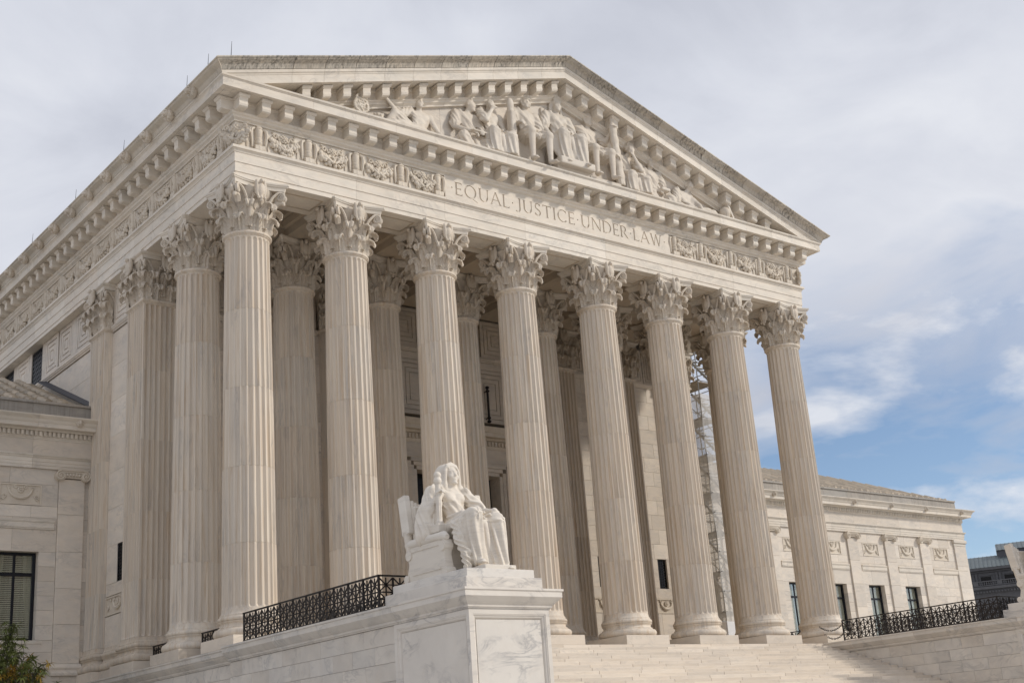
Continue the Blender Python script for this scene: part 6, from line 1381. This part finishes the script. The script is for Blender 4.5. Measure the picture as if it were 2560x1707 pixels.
MB().box(sx0 - 0.18, sx1 + 0.18, sy0 - 0.2, sy0 - 0.15, -0.9, 1.6, 0.01).obj('base_tarp', 'tarp', SF); MB().box(sx0 - 0.2, sx0 - 0.15, sy0 - 0.14, sy1 + 0.2, -0.9, 1.6, 0.01).obj('base_tarp', 'tarp', SF)
# ================================================================ far office building at the end of the street
FB = thing('grey_stone_building', (217.0, 106.0, GZ), 'sooty grey stone building with green metal roof beyond the wing', 'building')
d_ = Vector((0.52, -0.854, 0)).normalized(); n_ = Vector((-0.854, -0.52, 0)).normalized(); O_ = Vector((215.1, 110.0, 0))
ANGB = math.atan2(d_.y, d_.x)
MT = Matrix.Translation(O_) @ Matrix.Rotation(ANGB, 4, 'Z')      # local x along the front, local -y... outward is -y
def fb(m, name, mat): return m.xf(MT).obj(name, mat, FB)
fb(MB().box(-18, 34, 0.0, 22, GZ, 24.9), 'wall', 'greystone'); fb(MB().box(-18, 34, -2.2, -0.02, GZ, 21.0), 'lower_wall', 'greystone')
fb(MB().extr([(0, 24.9), (0.3, 24.95), (0.4, 25.2), (0.9, 25.35), (0.95, 25.8), (0, 25.9)], (0, 0, 0), (1, 0, 0), (0, -1, 0), -18, 34), 'cornice', 'greystone')
fb(MB().extr([(0, 21.0), (0.4, 21.05), (0.5, 21.3), (1.0, 21.4), (1.05, 21.9), (0, 22.0)], (0, -2.2, 0), (1, 0, 0), (0, -1, 0), -18, 34), 'cornice', 'greystone')
for k in range(90): fb(MB().box(-17.8 + 0.57 * k, -17.5 + 0.57 * k, -3.1, -2.6, 20.72, 21.02), 'dentil', 'greystone')
fb(MB().box(-18, 34, -3.0, -2.6, 22.02, 22.2), 'balustrade_base', 'greystone'); fb(MB().box(-18, 34, -3.05, -2.55, 22.85, 23.02), 'balustrade_rail', 'greystone')
BAL = MB().lathe([(0.10, 0.0), (0.14, 0.05), (0.10, 0.12), (0.17, 0.25), (0.13, 0.42), (0.08, 0.52), (0.13, 0.60), (0.13, 0.65)], 8).mesh('baluster', 'greystone', smooth=50)
x = -17.0
while x < 33:
    fb(MB().box(x - 0.45, x + 0.45, -3.02, -2.58, 22.2, 22.85), 'balustrade_pier', 'greystone')
    for q in range(8): put('baluster', BAL, FB, MT @ Vector((x + 0.8 + 0.42 * q, -2.8, 22.2)))
    fb(MB().box(x + 1.1, x + 3.1, -0.02, 0.3, 22.1, 24.1), 'window', 'dark')
    m = MB(); m.box(x + 0.85, x + 1.1, -0.15, 0.1, 22.0, 24.3); m.box(x + 3.1, x + 3.35, -0.15, 0.1, 22.0, 24.3); m.box(x + 0.75, x + 3.45, -0.2, 0.1, 24.3, 24.5); fb(m, 'window_surround', 'greystone')
    for q in (-0.3, 0.3): fb(MB().box(x + q - 0.2, x + q + 0.2, -0.25, 0.05, 22.0, 24.88), 'pilaster', 'greystone')
    x += 4.5
rf = MB().add([(-18, -0.9, 25.86), (34, -0.9, 25.86), (34, 8, 29.0), (-18, 8, 29.0), (34, 8, 24.0), (-18, 8, 24.0)], [(0, 1, 2, 3), (3, 2, 4, 5), (0, 3, 5), (1, 4, 2), (0, 5, 4, 1)]); rf = rf; rfo = fb(rf, 'roof', 'copper')
for k in range(64): fb(MB().bar((-17.6 + 0.8 * k, -0.88, 25.9), (-17.6 + 0.8 * k, 7.9, 29.02), 0.10, 0.14), 'roof_seam', 'copper')
fb(MB().box(6.2, 34, 6.0, 14, 28.3, 29.7), 'roof_monitor', 'lead'); fb(MB().add([(6.0, 5.6, 29.72), (34.2, 5.6, 29.72), (34.2, 14, 32), (6.0, 14, 32), (34.2, 14, 29.7), (6.0, 14, 29.7)], [(0, 1, 2, 3), (3, 2, 4, 5), (0, 3, 5), (1, 4, 2), (0, 5, 4, 1)]), 'upper_roof', 'copper')
for k in range(34): fb(MB().bar((6.4 + 0.8 * k, 5.62, 29.75), (6.4 + 0.8 * k, 13.9, 32.0), 0.10, 0.14), 'roof_seam', 'copper')
# ================================================================ evergreen shrub-tree beside the wing
TR = thing('evergreen_tree', (-5.4, 8.4, GZ), 'leafy evergreen with yellowing whorls of leaves below the wing window', 'tree')
def cluster(seed, yellow):
    m = MB(); r = random.Random(seed); n = 15
    for i in range(n):
        a = 2 * math.pi * i / n + r.uniform(-0.25, 0.25); L_ = r.uniform(0.16, 0.27); droop = r.uniform(0.1, 1.0); w = r.uniform(0.022, 0.034); el = r.uniform(-0.1, 0.7)
        d = Vector((math.cos(a), math.sin(a), 0)); s_ = Vector((-d.y, d.x, 0)); pts = []
        for t in (0, 0.33, 0.66, 1.0): pts.append(d * (L_ * t) + Vector((0, 0, L_ * (el * t - droop * t * t) + 0.02 * (i % 3))))
        ws = (0.006, w, w * 0.85, 0.004); vs = []
        for p, q in zip(pts, ws): vs += [p - s_ * q, p + Vector((0, 0, -0.25 * q)), p + s_ * q]
        m.add(vs, [(3 * j + k, 3 * j + k + 1, 3 * j + k + 4, 3 * j + k + 3) for j in range(3) for k in range(2)])
    return m.mesh('leaf_whorl', 'leafy' if yellow else 'leafg', fix=False)
CLU = [cluster(k, False) for k in range(5)] + [cluster(9, True), cluster(10, True)]
r = random.Random(3)
def branch(p, d, ln, rad_, depth):
    p = Vector(p); pts = [p]; 
    for k in range(4):
        d = (d + Vector((r.uniform(-0.12, 0.12), r.uniform(-0.12, 0.12), 0.06))).normalized(); pts.append(pts[-1] + d * ln / 4)
    MB().tube(pts, [rad_ * (1 - 0.13 * k) for k in range(5)], 6).obj('limb' if depth else 'trunk', 'bark', TR, smooth=60)
    if depth >= 3 or ln < 0.35:
        e = pts[-1]; q = 3 if r.random() < 0.6 else 2
        for k in range(q):
            y_ = 1 if (r.random() < (0.40 if e.z < -0.1 else 0.12)) else 0
            o = put('leaf_whorl', CLU[r.choice((5, 6)) if y_ else r.randrange(5)], TR, pts[-1 - k] + Vector((0, 0, 0.02)), (r.uniform(-0.35, 0.35), r.uniform(-0.35, 0.35), r.uniform(0, 6.28))); sc = r.uniform(0.75, 1.15) * (1 - 0.12 * k); o.scale = (sc, sc, sc)
        return
    nb = 4 if depth else 7
    for k in range(nb):
        t = r.uniform(0.45, 1.0) if k else 1.0; i = min(3, int(t * 4)); base = pts[i].lerp(pts[i + 1], t * 4 - i) if i < 4 else pts[-1]
        a = r.uniform(0, 6.28); sp_ = r.uniform(0.25, 0.75); nd = (d + Vector((math.cos(a) * sp_, math.sin(a) * sp_, 0.1))).normalized(); branch(base, nd, ln * r.uniform(0.5, 0.72), rad_ * 0.55, depth + 1)
for (dx, dy, h) in ((-0.6, 0.2, 3.3), (0.1, -0.2, 3.0), (0.7, 0.3, 2.75), (1.3, 0.0, 2.35), (-1.3, -0.2, 3.2), (0.4, 0.6, 3.1), (0.9, -0.5, 2.7), (-0.2, -0.6, 3.1), (1.7, 0.3, 2.1)):
    branch((-5.3 + dx * 0.35, 8.4 + dy * 0.4, GZ), Vector((dx * 0.16, dy * 0.12, 1)), h * 1.02, 0.055, 0)
